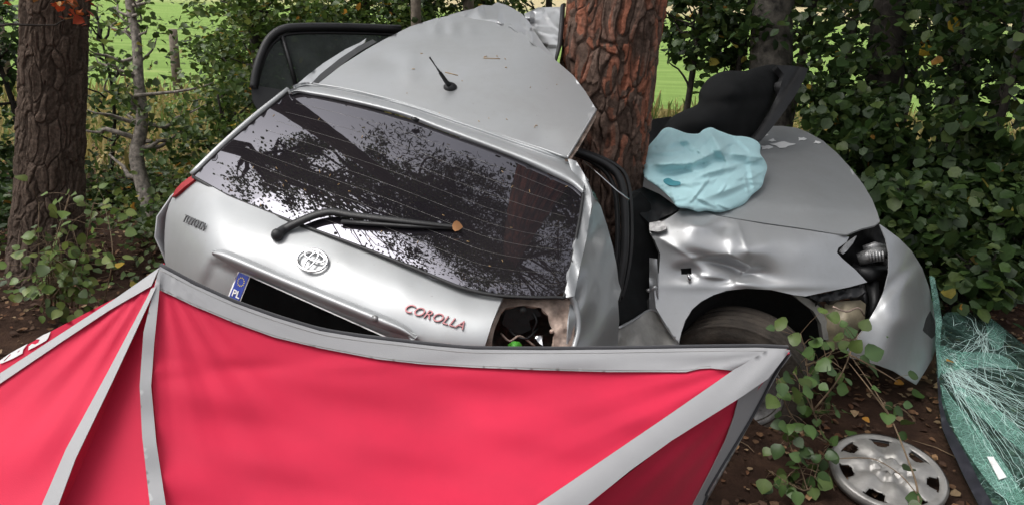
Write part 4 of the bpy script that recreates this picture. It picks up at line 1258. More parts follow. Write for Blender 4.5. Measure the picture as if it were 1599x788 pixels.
panel('fender_liner', [(1062, 535), (1066, 512), (1080, 484), (1096, 470), (1116, 459), (1165, 450), (1204, 452), (1240, 460), (1262, 472), (1280, 492), (1290, 520), (1296, 560), (1060, 600)],
      [(1062, 535, 3.3), (1165, 450, 3.25), (1290, 520, 3.3), (1165, 560, 3.65), (1296, 560, 3.35), (1060, 600, 3.4)], M['dark'], car, 8, .004)
panel('arch_edge', [(1236, 458), (1262, 466), (1280, 478), (1291, 500), (1294, 530), (1286, 530), (1282, 505), (1270, 485), (1250, 470)], [(1236, 458, 3.13), (1291, 500, 3.2), (1294, 530, 3.22), (1250, 470, 3.16)], M['primer'], car, 4, .03)

HO = Depth(lam=2e-3, ctrl=[(1061, 328, 3.29), (1131, 338, 3.26), (1193, 349, 3.24), (1271, 360, 3.24), (1320, 366, 3.27), (1366, 352, 3.34), (1372, 340, 3.42), (1100, 300, 3.45), (1180, 312, 3.42), (1270, 318, 3.42), (1364, 328, 3.50),
            (1180, 260, 3.74), (1270, 270, 3.76), (1345, 285, 3.80), (1190, 225, 4.02), (1290, 225, 4.12), (1330, 262, 3.96), (1205, 199, 4.28), (1245, 201, 4.32), (1040, 290, 3.5), (1080, 240, 3.85), (1130, 205, 4.2)])
bonnet = panel('bonnet', [(1060, 327), (1100, 333), (1131, 338), (1193, 348), (1250, 356), (1300, 364), (1322, 366), (1345, 357), (1366, 352), (1374, 346), (1370, 332), (1362, 312), (1348, 288), (1328, 262), (1308, 240), (1285, 220), (1262, 207), (1245, 200), (1222, 197), (1205, 197), (1180, 199), (1130, 204), (1080, 238), (1040, 285)],
               HO, M['paint'], car, 6, .008, fn=lambda x, y: -.022 * np.exp(-np.abs(y - (316 + (x - 1180) * .08)) / 7) + .010 * np.exp(-(((x - 1290) / 50) ** 2 + ((y - 280) / 18) ** 2)) - .006 * np.sin(x * .03 + y * .05))
# scraped white patches where the paint is gone
for (cx_, cy_, w, h) in [(1222, 226, 17, 4), (1190, 211, 8, 2.5), (1196, 230, 9, 3), (1252, 217, 6, 2.5), (1276, 222, 5, 2), (1206, 219, 5, 2)]:
    pl = [(cx_ + w * math.cos(t) * (1 + .35 * math.sin(3 * t + cx_)), cy_ + h * math.sin(t) * (1 + .4 * math.cos(4 * t + cy_))) for t in np.linspace(0, 2 * math.pi, 15)[:-1]]
    panel('scrape_mark', pl, HO, M['white'], bonnet, 4, .0012, off=-.012)
BD = Depth(lam=2e-3, ctrl=[(1374, 354, 3.33), (1388, 400, 3.24), (1384, 440, 3.20), (1362, 490, 3.16), (1330, 540, 3.14), (1400, 372, 3.32), (1425, 400, 3.42), (1446, 440, 3.56), (1460, 500, 3.70), (1462, 540, 3.66),
            (1412, 440, 3.23), (1412, 500, 3.18), (1390, 540, 3.15), (1430, 598, 3.32), (1380, 575, 3.17), (1440, 550, 3.38), (1330, 560, 3.16)])
def bfn(x, y):
    d = .020 * np.exp(-(((x - 1368) * .7 + (y - 470) * .7) / 10) ** 2)
    d += .010 * np.sin((x - y) * .06) * np.clip((y - 380) / 200, 0, 1)
    d -= .016 * np.exp(-(((x - 1400) + (y - 500) * .35) / 22) ** 2)
    return d
bumper = panel('front_bumper', [(1374, 350), (1388, 360), (1404, 372), (1424, 392), (1440, 418), (1450, 446), (1457, 476), (1462, 510), (1462, 540), (1456, 560), (1444, 580), (1431, 600), (1415, 591), (1396, 579), (1372, 570), (1345, 562), (1328, 558), (1322, 548), (1332, 534), (1350, 510), (1368, 480), (1382, 450), (1388, 425), (1388, 395), (1383, 372)],
               BD, M['paint_bumper'], car, 4, .005, fn=bfn)
panel('fog_recess_shade', [(1440, 518), (1446, 498), (1453, 485), (1460, 500), (1461, 522), (1452, 532), (1442, 530)], BD, M['dark'], bumper, 4, .004, off=-.006)  # flat dark sheet on the bumper skin, standing for the hollow's shade
# headlamp cavity and engine parts
panel('headlamp_cavity', [(1306, 388), (1330, 366), (1372, 348), (1386, 372), (1392, 430), (1372, 490), (1350, 512), (1330, 470), (1318, 440)], [(1306, 388, 3.34), (1372, 348, 3.45), (1392, 430, 3.42), (1350, 512, 3.34), (1350, 420, 3.58)], M['dark'], car, 6, .004, crumple=(.05, .05))
lamp = panel('headlamp_socket', [(1312, 392), (1324, 378), (1338, 368), (1332, 380), (1322, 392), (1316, 397)], [(1312, 392, 3.22), (1338, 368, 3.26), (1322, 392, 3.23)], M['mech'], car, 4, .01)
rm = np.random.default_rng(8)
mp = [tube_data([P(1340, 405, 3.34), P(1362, 398, 3.32), P(1384, 394, 3.33)], [.026, .034, .026], 10), tube_data([P(1348, 388, 3.36), P(1366, 384, 3.34), P(1380, 386, 3.36)], [.014, .02, .014], 8)]
for k in range(5):
    mp.append(tube_data([P(1358 + k * 5, 392, 3.285), P(1360 + k * 5, 408, 3.285)], .0055, 6))
mesh('lamp_motor', *join(mp), M['mech'], car)
mesh('engine_block_part', *join([tube_data([P(1330, 420, 3.38), P(1355, 428, 3.34), P(1380, 424, 3.38)], [.03, .04, .03], 9), tube_data([P(1362, 440, 3.36), P(1366, 470, 3.32), P(1358, 500, 3.3)], [.028, .022, .016], 8), tube_data([P(1346, 445, 3.34), P(1352, 475, 3.3)], .012, 8)]), M['black'], car)
panel('bumper_bracket', [(1262, 462), (1300, 455), (1345, 447), (1352, 455), (1340, 463), (1300, 469), (1276, 470)], [(1262, 462, 3.15), (1352, 455, 3.2), (1300, 469, 3.16)], M['black'], car, 4, .03, crumple=(.02, .12))
panel('washer_tank', [(1288, 474), (1310, 470), (1344, 468), (1352, 474), (1350, 500), (1338, 520), (1332, 540), (1312, 530), (1308, 545), (1290, 535), (1284, 505)],
      [(1288, 474, 3.24), (1352, 474, 3.26), (1338, 520, 3.24), (1290, 535, 3.24), (1315, 500, 3.17)], M['beige'], car, 5, .06, fn=lambda x, y: .02 * np.exp(-((x - 1312) / 4.0) ** 2) * (y > 474))
tube('washer_hose', [P(x, y, d) for x, y, d in crom([(1300, 478, 3.15), (1322, 486, 3.14), (1340, 480, 3.17), (1350, 492, 3.2)], 4)], .004, M['rust'], car, 6)

# front wheel, knocked out of line
wheel = empty('front_wheel', (0, 0, 0)); wheel.parent = car; wheel.matrix_parent_inverse = world_inv(car)
wc = P(1152, 586, 3.30)
wax = unit(np.array([-.42, -.86, -.18])); wu = unit(np.cross(wax, [0, 0, 1.0])); wv = np.cross(wu, wax)
def lathe(prof, segs=48, fn=None):
    V, Fc = [], []
    for i in range(segs):
        t = 2 * math.pi * i / segs
        e = wu * math.cos(t) + wv * math.sin(t)
        for k, (a, r) in enumerate(prof):
            V.append(wc + wax * a + e * r)
    m = len(prof)
    for i in range(segs):
        j = (i + 1) % segs
        for k in range(m - 1):
            Fc.append((i * m + k, i * m + k + 1, j * m + k + 1, j * m + k))
    return V, Fc
prof = [(.07, .19), (.092, .215), (.098, .25), (.092, .282), (.080, .297)]
for k in range(5):
    a = .070 - k * .035
    prof += [(a + .012, .304), (a - .012, .304), (a - .015, .297), (a - .020, .297)]
prof += [(-.095, .285), (-.1, .25), (-.09, .2), (-.07, .19)]
mesh('tyre', *lathe(prof, 64), M['tyre_dusty'], wheel)
mesh('rim', *lathe([(.082, .214), (.092, .207), (.075, .195), (.03, .175), (.045, .12), (.06, .07), (.07, .03), (.07, 0.002)], 48), M['mech'], wheel)

# black interior shell and door pillar pushed up over the bonnet
SD = Depth([(1040, 200, 3.85), (1094, 139, 3.95), (1132, 111, 4.0), (1185, 105, 4.05), (1211, 100, 4.15), (1201, 192, 4.0), (1175, 217, 3.95), (1120, 170, 3.82), (1150, 135, 3.86), (1100, 200, 3.82)])
def sfn(x, y):
    return -.05 * np.exp(-(((x - 1150) / 45) ** 2 + ((y - 140) / 26) ** 2)) - .05 * np.exp(-(((x - 1100) / 50) ** 2 + ((y - 190) / 22) ** 2)) + .018 * np.exp(-((y - (166 - (x - 1090) * .12)) / 9) ** 2)
seat = panel('interior_panel', crom([(1020, 215), (1035, 200), (1049, 183), (1068, 173), (1089, 163), (1091, 148), (1096, 136), (1109, 121), (1132, 111), (1162, 111), (1180, 106), (1205, 101), (1222, 108), (1215, 140), (1205, 170), (1190, 205), (1180, 225), (1110, 240), (1030, 240)], 3, True), SD, M['seat'], car, 4, .05, fn=sfn, rnd=(20, .10))
panel('door_pillar', [(1212, 102), (1240, 103), (1262, 107), (1256, 124), (1244, 146), (1228, 170), (1210, 194), (1192, 216), (1176, 222), (1172, 214), (1184, 200), (1202, 172), (1218, 140), (1224, 116)],
      [(1212, 102, 4.05), (1262, 107, 4.1), (1228, 170, 3.95), (1176, 222, 3.86), (1202, 172, 3.93)], M['black'], car, 5, .04, fn=lambda x, y: .03 * np.exp(-(((x - 1222) + (y - 140) * .7) / 6) ** 2))
panel('dashboard', [(1010, 205), (1020, 186), (1048, 182), (1060, 200), (1040, 225), (1008, 235)], [(1010, 205, 3.8), (1048, 182, 4.0), (1008, 235, 3.7)], M['black'], car, 5, .03, crumple=(.03, .05))

# ------------------------------------------------------------------ turquoise sheet over the bonnet
CD = Depth([(1008, 245, 3.42), (1025, 212, 3.58), (1042, 199, 3.70), (1070, 206, 3.66), (1108, 200, 3.72), (1150, 210, 3.70), (1186, 222, 3.66), (1198, 260, 3.56), (1190, 290, 3.45), (1160, 318, 3.33), (1120, 331, 3.235), (1085, 329, 3.20), (1060, 322, 3.20), (1040, 300, 3.26), (1005, 275, 3.30),
            (1100, 250, 3.39), (1060, 262, 3.36), (1140, 270, 3.36), (1080, 290, 3.25), (1110, 222, 3.52), (1050, 225, 3.46)])
folds = [((1012, 258), (1085, 255), .042, 11), ((1080, 255), (1128, 232), .046, 10), ((1058, 205), (1085, 232), .040, 9), ((1108, 204), (1128, 242), .045, 9), ((1126, 238), (1192, 248), .040, 10),
         ((1040, 290), (1110, 282), .012, 6), ((1070, 280), (1180, 250), .016, 6), ((1030, 228), (1080, 218), .016, 6), ((1150, 215), (1176, 240), .014, 5), ((1100, 310), (1180, 280), .010, 7), ((1170, 252), (1178, 300), .012, 6), ((1048, 296), (1056, 322), .008, 4), ((1010, 240), (1060, 238), .014, 5)]
rfo = random.Random(44)
for _ in range(46):
    ax_f, ay_f = rfo.uniform(1012, 1185), rfo.uniform(206, 322); an_f = rfo.gauss(-.15, .6); ln_f = rfo.uniform(14, 46)
    folds.append(((ax_f, ay_f), (ax_f + ln_f * math.cos(an_f), ay_f + ln_f * math.sin(an_f)), rfo.uniform(.003, .009), rfo.uniform(2, 4.5)))
def cfn(x, y):
    d = np.zeros_like(x)
    for (a, b, h, w) in folds:
        a = np.array(a, float); b = np.array(b, float); v = b - a; L2 = v @ v
        t = np.clip(((x - a[0]) * v[0] + (y - a[1]) * v[1]) / L2, 0, 1)
        dx = x - (a[0] + t * v[0]); dy = y - (a[1] + t * v[1])
        r = np.sqrt(dx * dx + dy * dy)
        env = .35 + .65 * np.sin(np.pi * np.clip(t, .08, .92))
        sgn = np.sign(dx * v[1] - dy * v[0])
        d += h * env * (-np.exp(-(r / w) ** 1.4) * np.where(sgn > 0, 1, np.exp(-r / w)) + .45 * np.exp(-((r - w * 1.2) / (w * .6)) ** 2) * (sgn < 0))
    return 1.5 * d + .005 * np.sin(x * .09 + np.sin(y * .07) * 2)
cl_out = crom([(1006, 252), (1010, 238), (1013, 228), (1026, 213), (1034, 203), (1044, 199), (1058, 203), (1072, 208), (1090, 209), (1098, 203), (1110, 199), (1122, 204), (1145, 212), (1160, 213), (1176, 217), (1187, 226), (1187, 240), (1194, 250), (1198, 262), (1194, 276), (1189, 292), (1174, 305), (1163, 318), (1148, 325), (1124, 332), (1104, 329), (1090, 331), (1075, 326), (1058, 324), (1050, 314), (1040, 303), (1024, 290), (1006, 276)], 3, True)
cloth = tag(panel('cloth_sheet', cl_out, CD, M['cloth'], None, 2.2, .003, fn=cfn, rnd=(9, .022)), 'crumpled pale turquoise disposable sheet thrown over the rear of the bonnet', 'cloth')
panel('dark_patch', crom([(1036, 281), (1044, 278), (1052, 282), (1062, 284), (1061, 289), (1050, 290), (1040, 287)], 3, True), CD, M['cloth_dark'], cloth, 3, .002, fn=cfn, off=-.006)

# ------------------------------------------------------------------ red privacy screen
PK, TP, HB, HB2 = (250, 415, 1.85), (1236, 546, 2.15), (290, 1130, 1.40), (-70, 1100, 1.36)
scr_root = G(500, 900)
screen = tag(empty('privacy_screen', (scr_root[0], scr_root[1], 0)), 'red fold-out rescue screen with grey reflective bands standing behind the silver car', 'screen')
S1 = Depth([PK, TP, HB, (740, 544, 1.985), (450, 500, 1.90), (245, 788, 1.59), (850, 788, 1.80), (560, 780, 1.72), (700, 650, 1.90), (450, 640, 1.80)])
topedge = [(250, 416), (305, 445), (365, 472), (429, 495), (500, 516), (560, 526), (611, 532), (680, 540), (740, 545), (850, 546), (965, 545), (1080, 543), (1182, 542), (1230, 544)]
def tension(x, y, cx_, cy_, n, amp, reach, ph=0.0):
    r = np.hypot(x - cx_, y - cy_); a = np.arctan2(y - cy_, x - cx_)
    s_ = np.sin(a * n + ph + .8 * np.sin(a * 7))
    return amp * np.sign(s_) * np.abs(s_) ** 1.5 * np.exp(-((r - reach * .35) / reach) ** 2) * np.clip(r / 60, 0, 1)
def wr1(x, y):
    return tension(x, y, 1236, 546, 34, .0035, 300) + tension(x, y, 250, 415, 26, .0024, 240, 1.0) + (.0035 * np.sin((y * 1.0 + x * .12) * .055) + .003 * np.sin((y * .9 - x * .25) * .09)) * np.clip((y - 540) / 60, 0, 1) + .006 * np.exp(-((y - 560 - (1100 - x) * .02) / 12) ** 2) * np.sin(x * .02)
# fabric triangle between the two upper poles
panel('red_fabric', topedge + [(1234, 550), (1190, 578), (900, 768), (620, 930), (290, 1130), (262, 880), (246, 690), (238, 600), (243, 520), (248, 450)], S1, M['red'], screen, 6, .0015, fn=wr1)
lowband = [(1144, 578), (1110, 574), (1092, 575), (1071, 580), (948, 580), (840, 577), (740, 573), (660, 568), (590, 560), (500, 543), (429, 526), (365, 503), (296, 474), (248, 451)]
panel('top_band', topedge + lowband, S1, M['band'], screen, 5, .002, off=-.008, fn=wr1)
tube('top_piping', [S1.pt(x, y - 2, -.002) for x, y in crom(topedge, 4)], .0065, M['piping'], screen, 6)
S3 = Depth([TP, (1144, 578, 2.085), (850, 788, 1.80), HB, (1100, 788, 2.17), (1010, 950, 2.2), (1160, 640, 2.13), (1050, 740, 1.99)])
panel('diagonal_band', [(1234, 546), (1200, 545), (1144, 578), (1040, 650), (837, 788), (560, 965), (330, 1110), (380, 1110), (640, 960), (917, 788), (985, 733), (1049, 687), (1100, 655), (1153, 622), (1200, 590)], S1, M['band'], screen, 7, .002, off=-.010,
      fn=lambda x, y: -.012 * np.cos(np.clip(((x - 1235) * .535 + (y - 545) * .845) / 26, -1.5, 1.5)) + .003 * np.sin((x + y) * .12) * np.exp(-((x - 1200) / 60) ** 2))
panel('red_fabric', [(1200, 585), (1153, 622), (1049, 687), (917, 788), (640, 960), (340, 1115), (600, 1010), (1000, 960), (1060, 840), (1084, 788), (1133, 687), (1160, 640)], S3, M['red'], screen, 7, .0015, fn=lambda x, y: .004 * np.sin((x * .8 + y) * .04) + tension(x, y, 1236, 546, 60, .006, 300))
panel('edge_band', [(1232, 546), (1236, 553), (1222, 572), (1208, 584), (1190, 620), (1164, 665), (1130, 720), (1104, 766), (1098, 788), (1030, 940), (1000, 960), (1050, 850), (1082, 788), (1112, 730), (1133, 687), (1146, 650), (1153, 622), (1200, 580)], S3, M['band'], screen, 6, .002, off=-.006,
      fn=lambda x, y: .008 * np.sin((x * .9 + y * .5) * .11))
tube('edge_piping', [S3.pt(x, y, -.006) for x, y in crom([(1234, 549), (1209, 586), (1191, 621), (1165, 667), (1131, 722), (1104, 768), (1098, 790), (1030, 940)], 4)], .004, M['piping'], screen, 6)
def stitch(pts, D, off, fn=None):
    path = []
    for x, y in crom(pts, 6):
        e = float(fn(np.array([x]), np.array([y]))[0]) if fn else 0.0
        path.append(D.pt(x, y, off + e))
    return tube('stitching', path, .0006, M['primer'], screen, 4)
stitch([(x, y + 5) for x, y in topedge], S1, -.0085, wr1)
stitch([(x, y - 3) for x, y in lowband if x < 1140], S1, -.0085, wr1)
# second panel, coming towards the left
S2 = Depth([PK, (0, 590, 1.70), (-260, 780, 1.56), HB2, (80, 788, 1.555), (60, 650, 1.65), (-120, 900, 1.48)])
panel('red_fabric', [(244, 440), (182, 470), (99, 530), (0, 594), (-140, 690), (-260, 790), (-170, 950), (-70, 1100), (20, 930), (90, 775), (178, 590), (234, 470)], S2, M['red'], screen, 6, .0015, fn=lambda x, y: .003 * np.sin((x * .6 + y) * .05) + tension(x, y, 250, 415, 40, .0035, 260))
panel('top_band', [(249, 417), (215, 441), (182, 464), (91, 523), (0, 582), (-140, 676), (-260, 770), (-262, 790), (-140, 694), (0, 598), (99, 531), (170, 484), (236, 446)], S2, M['band'], screen, 5, .002, off=-.011)
panel('diagonal_band', [(236, 450), (231, 461), (167, 582), (103, 700), (65, 788), (-20, 960), (-76, 1090), (-50, 1095), (0, 985), (91, 788), (118, 715), (177, 592), (233, 471), (244, 447)], S2, M['band'], screen, 5, .002, off=-.013)
# sliver between the two poles at the corner
S4 = Depth([PK, (80, 788, 1.575), (245, 788, 1.605), (160, 788, 1.60), (200, 600, 1.72), HB, HB2, (110, 1050, 1.43)])
panel('red_fabric', [(246, 432), (235, 465), (180, 585), (110, 720), (70, 800), (-66, 1095), (110, 1100), (286, 1125), (250, 880), (236, 740), (224, 640), (226, 560), (238, 480)], S4, M['red'], screen, 9, .0015, off=.006)
panel('corner_band', [(250, 416), (246, 428), (241, 447), (224, 518), (218, 602), (222, 681), (234, 788), (256, 930), (280, 1125), (304, 1125), (282, 930), (259, 788), (244, 690), (236, 602), (241, 533), (249, 452)], S1, M['band'], screen, 5, .002, off=-.016,
      fn=lambda x, y: .003 * np.sin(y * .07))
# fabric folded over behind the second panel, with white print
S5 = Depth([(185, 463, 1.815), (0, 567, 1.735), (0, 592, 1.72), (182, 470, 1.815), (-200, 690, 1.64)])
flap = panel('folded_flap', [(190, 460), (150, 480), (79, 517), (0, 562), (-120, 640), (-120, 680), (0, 590), (91, 531), (182, 472)], S5, M['red'], screen, 8, .0015)
for pl in [[(79, 517), (75, 527), (72, 531), (56, 540), (44, 546), (45, 540), (50, 536), (55, 537), (60, 534), (62, 529), (56, 529), (68, 522)],
           [(43, 536), (36, 545), (35, 551), (20, 559), (4, 566), (0, 567), (0, 562), (14, 552), (28, 544)]]:
    hole = []
    if pl[0][0] < 60: hole = [[(30, 546), (26, 550), (29, 549), (31, 547)], [(16, 552), (5, 563), (7, 563), (17, 553)]]
    panel('white_print', pl, S5, M['letter'], flap, 4, .001, off=-.003, holes=hole)
# lower fabric down to the ground
def tri_sheet(name, pts, mat):
    return solid(mesh(name, pts, [tuple(range(len(pts)))], mat, screen, smooth=False), .002)
hub, hub2 = P(*HB), P(*HB2)
bl = P(*PK); bl[2] = .01
br = P(1010, 950, 2.2); br[2] = .01
l3 = P(-260, 785, 1.56); l4 = l3.copy(); l4[2] = .01
tri_sheet('red_fabric', [hub, bl, br], M['red'])
tri_sheet('red_fabric', [hub2, P(*PK) + np.array([0, .02, 0]), bl], M['red'])
tri_sheet('red_fabric', [hub2, bl, l4], M['red'])
tri_sheet('red_fabric', [hub2, l4, l3], M['red'])
tube('corner_pole', [P(*PK) + np.array([.01, .03, -.03]), bl + np.array([0, .03, 0])], .006, M['mech'], screen, 8)
tube('end_pole', [P(1228, 552, 2.17), br + np.array([0, .02, 0])], .006, M['mech'], screen, 8)

# ------------------------------------------------------------------ shattered windscreen lying by the bumper
def gdep(px, py, z=0.0):
    d = ray(px, py)
    return (z - EYE[2]) / d[2]
WS = Depth([(1462, 521, 3.62), (1464, 598, gdep(1464, 598, .09)), (1475, 487, gdep(1475, 487, .22)), (1535, 489, gdep(1535, 489, .12)), (1582, 525, gdep(1582, 525, .07)), (1471, 666, gdep(1471, 666, .05)), (1498, 725, gdep(1498, 725, .05)),
            (1530, 788, gdep(1530, 788, .05)), (1700, 820, gdep(1700, 820, .06)), (1700, 620, gdep(1700, 620, .06)), (1560, 620, gdep(1560, 620, .10)), (1600, 700, gdep(1600, 700, .10)), (1520, 560, gdep(1520, 560, .14))])
ws_out = [(1463, 523), (1468, 500), (1478, 487), (1505, 486), (1535, 488), (1557, 502), (1582, 524), (1620, 552), (1690, 620), (1715, 700), (1700, 800), (1640, 850), (1570, 838), (1530, 790), (1512, 756), (1498, 727), (1483, 695), (1471, 666), (1466, 630), (1464, 598), (1463, 560)]
wscr = tag(panel('windscreen', ws_out, WS, M['screen_glass'], None, 9, .005, crumple=(.022, .03)), 'shattered green-tinted windscreen lying on the soil beside the front bumper', 'windscreen')
panel('black_border', [(1463, 523), (1463, 560), (1464, 598), (1466, 630), (1471, 666), (1483, 695), (1498, 727), (1512, 756), (1530, 790), (1570, 838), (1600, 842), (1558, 800), (1530, 752), (1512, 715), (1492, 680), (1478, 655), (1470, 625), (1467, 595), (1466, 560), (1466, 525)], WS, M['frit'], wscr, 6, .002, off=-.010, crumple=(.022, .03))
panel('sticker', [(1541, 712), (1551, 712), (1572, 744), (1560, 748)], WS, M['white'], wscr, 6, .001, off=-.014, crumple=(.022, .03))
panel('glass_edge_strip', [(1452, 430), (1459, 432), (1467, 470), (1471, 500), (1468, 540), (1470, 580), (1466, 590), (1462, 540), (1461, 500), (1457, 465)], [(1452, 430, 3.62), (1467, 470, 3.62), (1470, 580, 3.42), (1462, 500, 3.58)], M['craze'], wscr, 4, .004, crumple=(.03, .06))
rk = random.Random(5)
def crum(p):
    return .022 * (mnoise.noise(Vector((p[0] * .03, p[1] * .03, 3.7))) + .5 * abs(mnoise.noise(Vector((p[0] * .069, p[1] * .069, 9.1)))))
parts = []
ws_poly = [np.array(q, float) for q in ws_out]
def crack(p0, ang, L, w, jit=.22):
    pts = [np.array(p0, float)]
    a = ang
    n = max(3, int(L / 11))
    for k in range(n):
        a = ang + rk.gauss(0, jit)
        pts.append(pts[-1] + np.array([math.cos(a), math.sin(a)]) * L / n)
    pts = [q for q, i in zip(pts, inside(ws_poly, np.array(pts))) if i]
    if len(pts) > 2:
        path = [P(q[0], q[1], WS(q[0], q[1]) - .003 + crum(q)) for q in pts]
        parts.append(tube_data(path, [w * (1 - .6 * k / len(path)) for k in range(len(path))], 4, .6))
for k in range(85):
    o = (1466 + rk.uniform(0, 26), 560 + rk.uniform(-12, 40))
    crack(o, rk.uniform(.05, 1.15), rk.uniform(90, 330), rk.uniform(.0005, .0015), .14)
for k in range(42):
    o = (1535 + rk.uniform(-10, 10), 530 + rk.uniform(-14, 14))
    crack(o, rk.uniform(0, 6.28), rk.uniform(25, 100), rk.uniform(.0006, .0016), .4)
for k in range(60):
    o = (rk.uniform(1470, 1640), rk.uniform(500, 800))
    crack(o, rk.uniform(0, 6.28), rk.uniform(12, 45), rk.uniform(.0005, .0013), .6)
tag(mesh('fracture_lines', *join(parts), M['crack'], wscr), kind='stuff')
for pl in [[(1468, 540), (1500, 548), (1560, 552), (1590, 575), (1540, 572), (1490, 578), (1470, 580)], [(1468, 600), (1490, 625), (1530, 670), (1580, 740), (1610, 800), (1560, 770), (1520, 720), (1490, 670)], [(1490, 600), (1560, 640), (1620, 700), (1640, 740), (1580, 690), (1520, 640)], [(1570, 770), (1620, 765), (1640, 800), (1600, 810)], [(1535, 490), (1552, 500), (1572, 520), (1560, 545), (1545, 535), (1540, 510)]]:
    panel('crazed_patch', crom(pl, 3, True), WS, M['craze'], wscr, 7, .001, off=-.004, crumple=(.022, .03))

# ------------------------------------------------------------------ hubcap on the soil
hc = P(1386, 737, gdep(1386, 737, .045))
hroot = tag(empty('hubcap', (hc[0], hc[1], 0.0)), 'scratched silver plastic hubcap lying face up on the soil', 'hubcap')
hn = unit(np.array([-.05, -.16, 1.0])); hx = unit(np.cross([0, 1.0, 0], hn)); hy = np.cross(hn, hx)
NS, NR = 126, 26
def cap_h(r, t):
    q = r / .200
    z = .020 * (1 - q ** 2.2) + .008 * math.exp(-((q - .95) / .05) ** 2)
    s = math.cos(7 * t)
    z += .010 * max(0, 1 - abs(q - .55) / .4) * s
    z -= .012 * math.exp(-((q - .32) / .05) ** 2)
    if q < .27: z = .020 + .006 * math.cos(7 * t) * (q / .27)
    return z
V, Fc = [], []
for j in range(NR + 1):
    r = .200 * (j / NR) ** .9 + .0005
    for i in range(NS):
        t = 2 * math.pi * i / NS
        V.append(hc + hx * r * math.cos(t) + hy * r * math.sin(t) + hn * cap_h(r, t))
for j in range(NR):
    r = .200 * ((j + .5) / NR) ** .9; q = r / .2
    for i in range(NS):
        t = 2 * math.pi * (i + .5) / NS
        ph = ((t * 7 / (2 * math.pi)) - .5 + .5) % 1.0 - .5            # gap centres between the spokes
        ph = ((t * 7 / (2 * math.pi)) % 1.0) - .5
        if .64 < q < .87 and abs(ph) < .17 + .10 * (q - .64) / .23: continue
        a = j * NS + i; b = j * NS + (i + 1) % NS
        Fc.append((a, b, b + NS, a + NS))
capm = simple('scratched_silver_plastic', (.30, .29, .275), .40, .4, var=.3, vscale=9, bump=.15, bscale=200)
solid(mesh('cap_disc', V, Fc, capm, hroot), .004)
V, Fc = [], []
for j, (r, z) in enumerate([(.200, .012), (.205, .004), (.203, -.022), (.192, -.022)]):
    for i in range(NS):
        t = 2 * math.pi * i / NS
        V.append(hc + hx * r * math.cos(t) + hy * r * math.sin(t) + hn * z)
for j in range(3):
    for i in range(NS):
        a = j * NS + i; b = j * NS + (i + 1) % NS
        Fc.append((a, b, b + NS, a + NS))
mesh('cap_rim', V, Fc, capm, hroot)
tube('retaining_wire', [hc + hx * (.185 * math.cos(t)) + hy * (.185 * math.sin(t)) - hn * .012 for t in np.linspace(0, 6.3, 40)], .003, M['mech'], hroot, 6)
V = [hc + hn * .034] + [hc + hx * .036 * math.cos(2 * math.pi * k / 14) * (1.25 if k % 2 == 0 else .72) + hy * .036 * math.sin(2 * math.pi * k / 14) * (1.25 if k % 2 == 0 else .72) + hn * .030 for k in range(14)]
mesh('centre_badge', V, [(0, k + 1, (k + 1) % 14 + 1) for k in range(14)], capm, hroot, smooth=False)

# ------------------------------------------------------------------ near leaves, each one an object
def leaf_variants(kind, n, seed, yellow=0.0, toothed=True):
    out = []
    cols = leaf_cols(n, kind, seed, yellow)
    rg_ = np.random.default_rng(seed)
    for i in range(n):
        w = rg_.uniform(.40, .52); m = 8
        L = [(0, 0, 0)]
        edge = []
        for s in (1, -1):
            row = []
            for k in range(1, m):
                t = k / m
                ww = w * math.sin(math.pi * t ** .72) ** .85 * (1 + (.06 * (k % 2) if toothed else 0))
                row.append((s * ww, t, .16 * abs(ww) + .05 * math.sin(5 * t + i) - .15 * t * t))
            edge.append(row)
        mid = [(0, k / m, -.15 * (k / m) ** 2) for k in range(m + 1)]
        V = mid + edge[0] + edge[1]
        Fc = []
        for s in range(2):
            o_ = m + 1 + s * (m - 1)
            tri = [(0, 1, o_)] + [(k, k + 1, o_ + k, o_ + k - 1) for k in range(1, m - 1)] + [(m - 1, m, o_ + m - 2)]
            Fc += [q[::-1] if s else q for q in tri]
        me = bpy.data.meshes.new('leaf')
        me.from_pydata(V, [], Fc)
        at2 = me.color_attributes.new('Col', 'FLOAT_COLOR', 'POINT')
        c = np.ones((len(V), 4), np.float32); c[:, :3] = cols[i]; c[:m + 1, :3] *= 1.25
        at2.data.foreach_set('color', c.ravel())
        me.materials.append(M['leaf_big'])
        me.polygons.foreach_set('use_smooth', [True] * len(me.polygons))
        out.append(me)
    return out

def put_leaf(me, pos, direction, nrm, size, parent, name='leaf'):
    y = unit(direction); z = unit(np.array(nrm) - y * (np.array(nrm) @ y)); x = np.cross(y, z)
    o_ = bpy.data.objects.new(name, me)
    COL.objects.link(o_)
    Mx = Matrix(((x[0] * size, y[0] * size, z[0] * size, pos[0]), (x[1] * size, y[1] * size, z[1] * size, pos[1]), (x[2] * size, y[2] * size, z[2] * size, pos[2]), (0, 0, 0, 1)))
    if parent is not None:
        o_.parent = parent
        o_.matrix_parent_inverse = world_inv(parent)
    o_.matrix_basis = Mx
    return o_

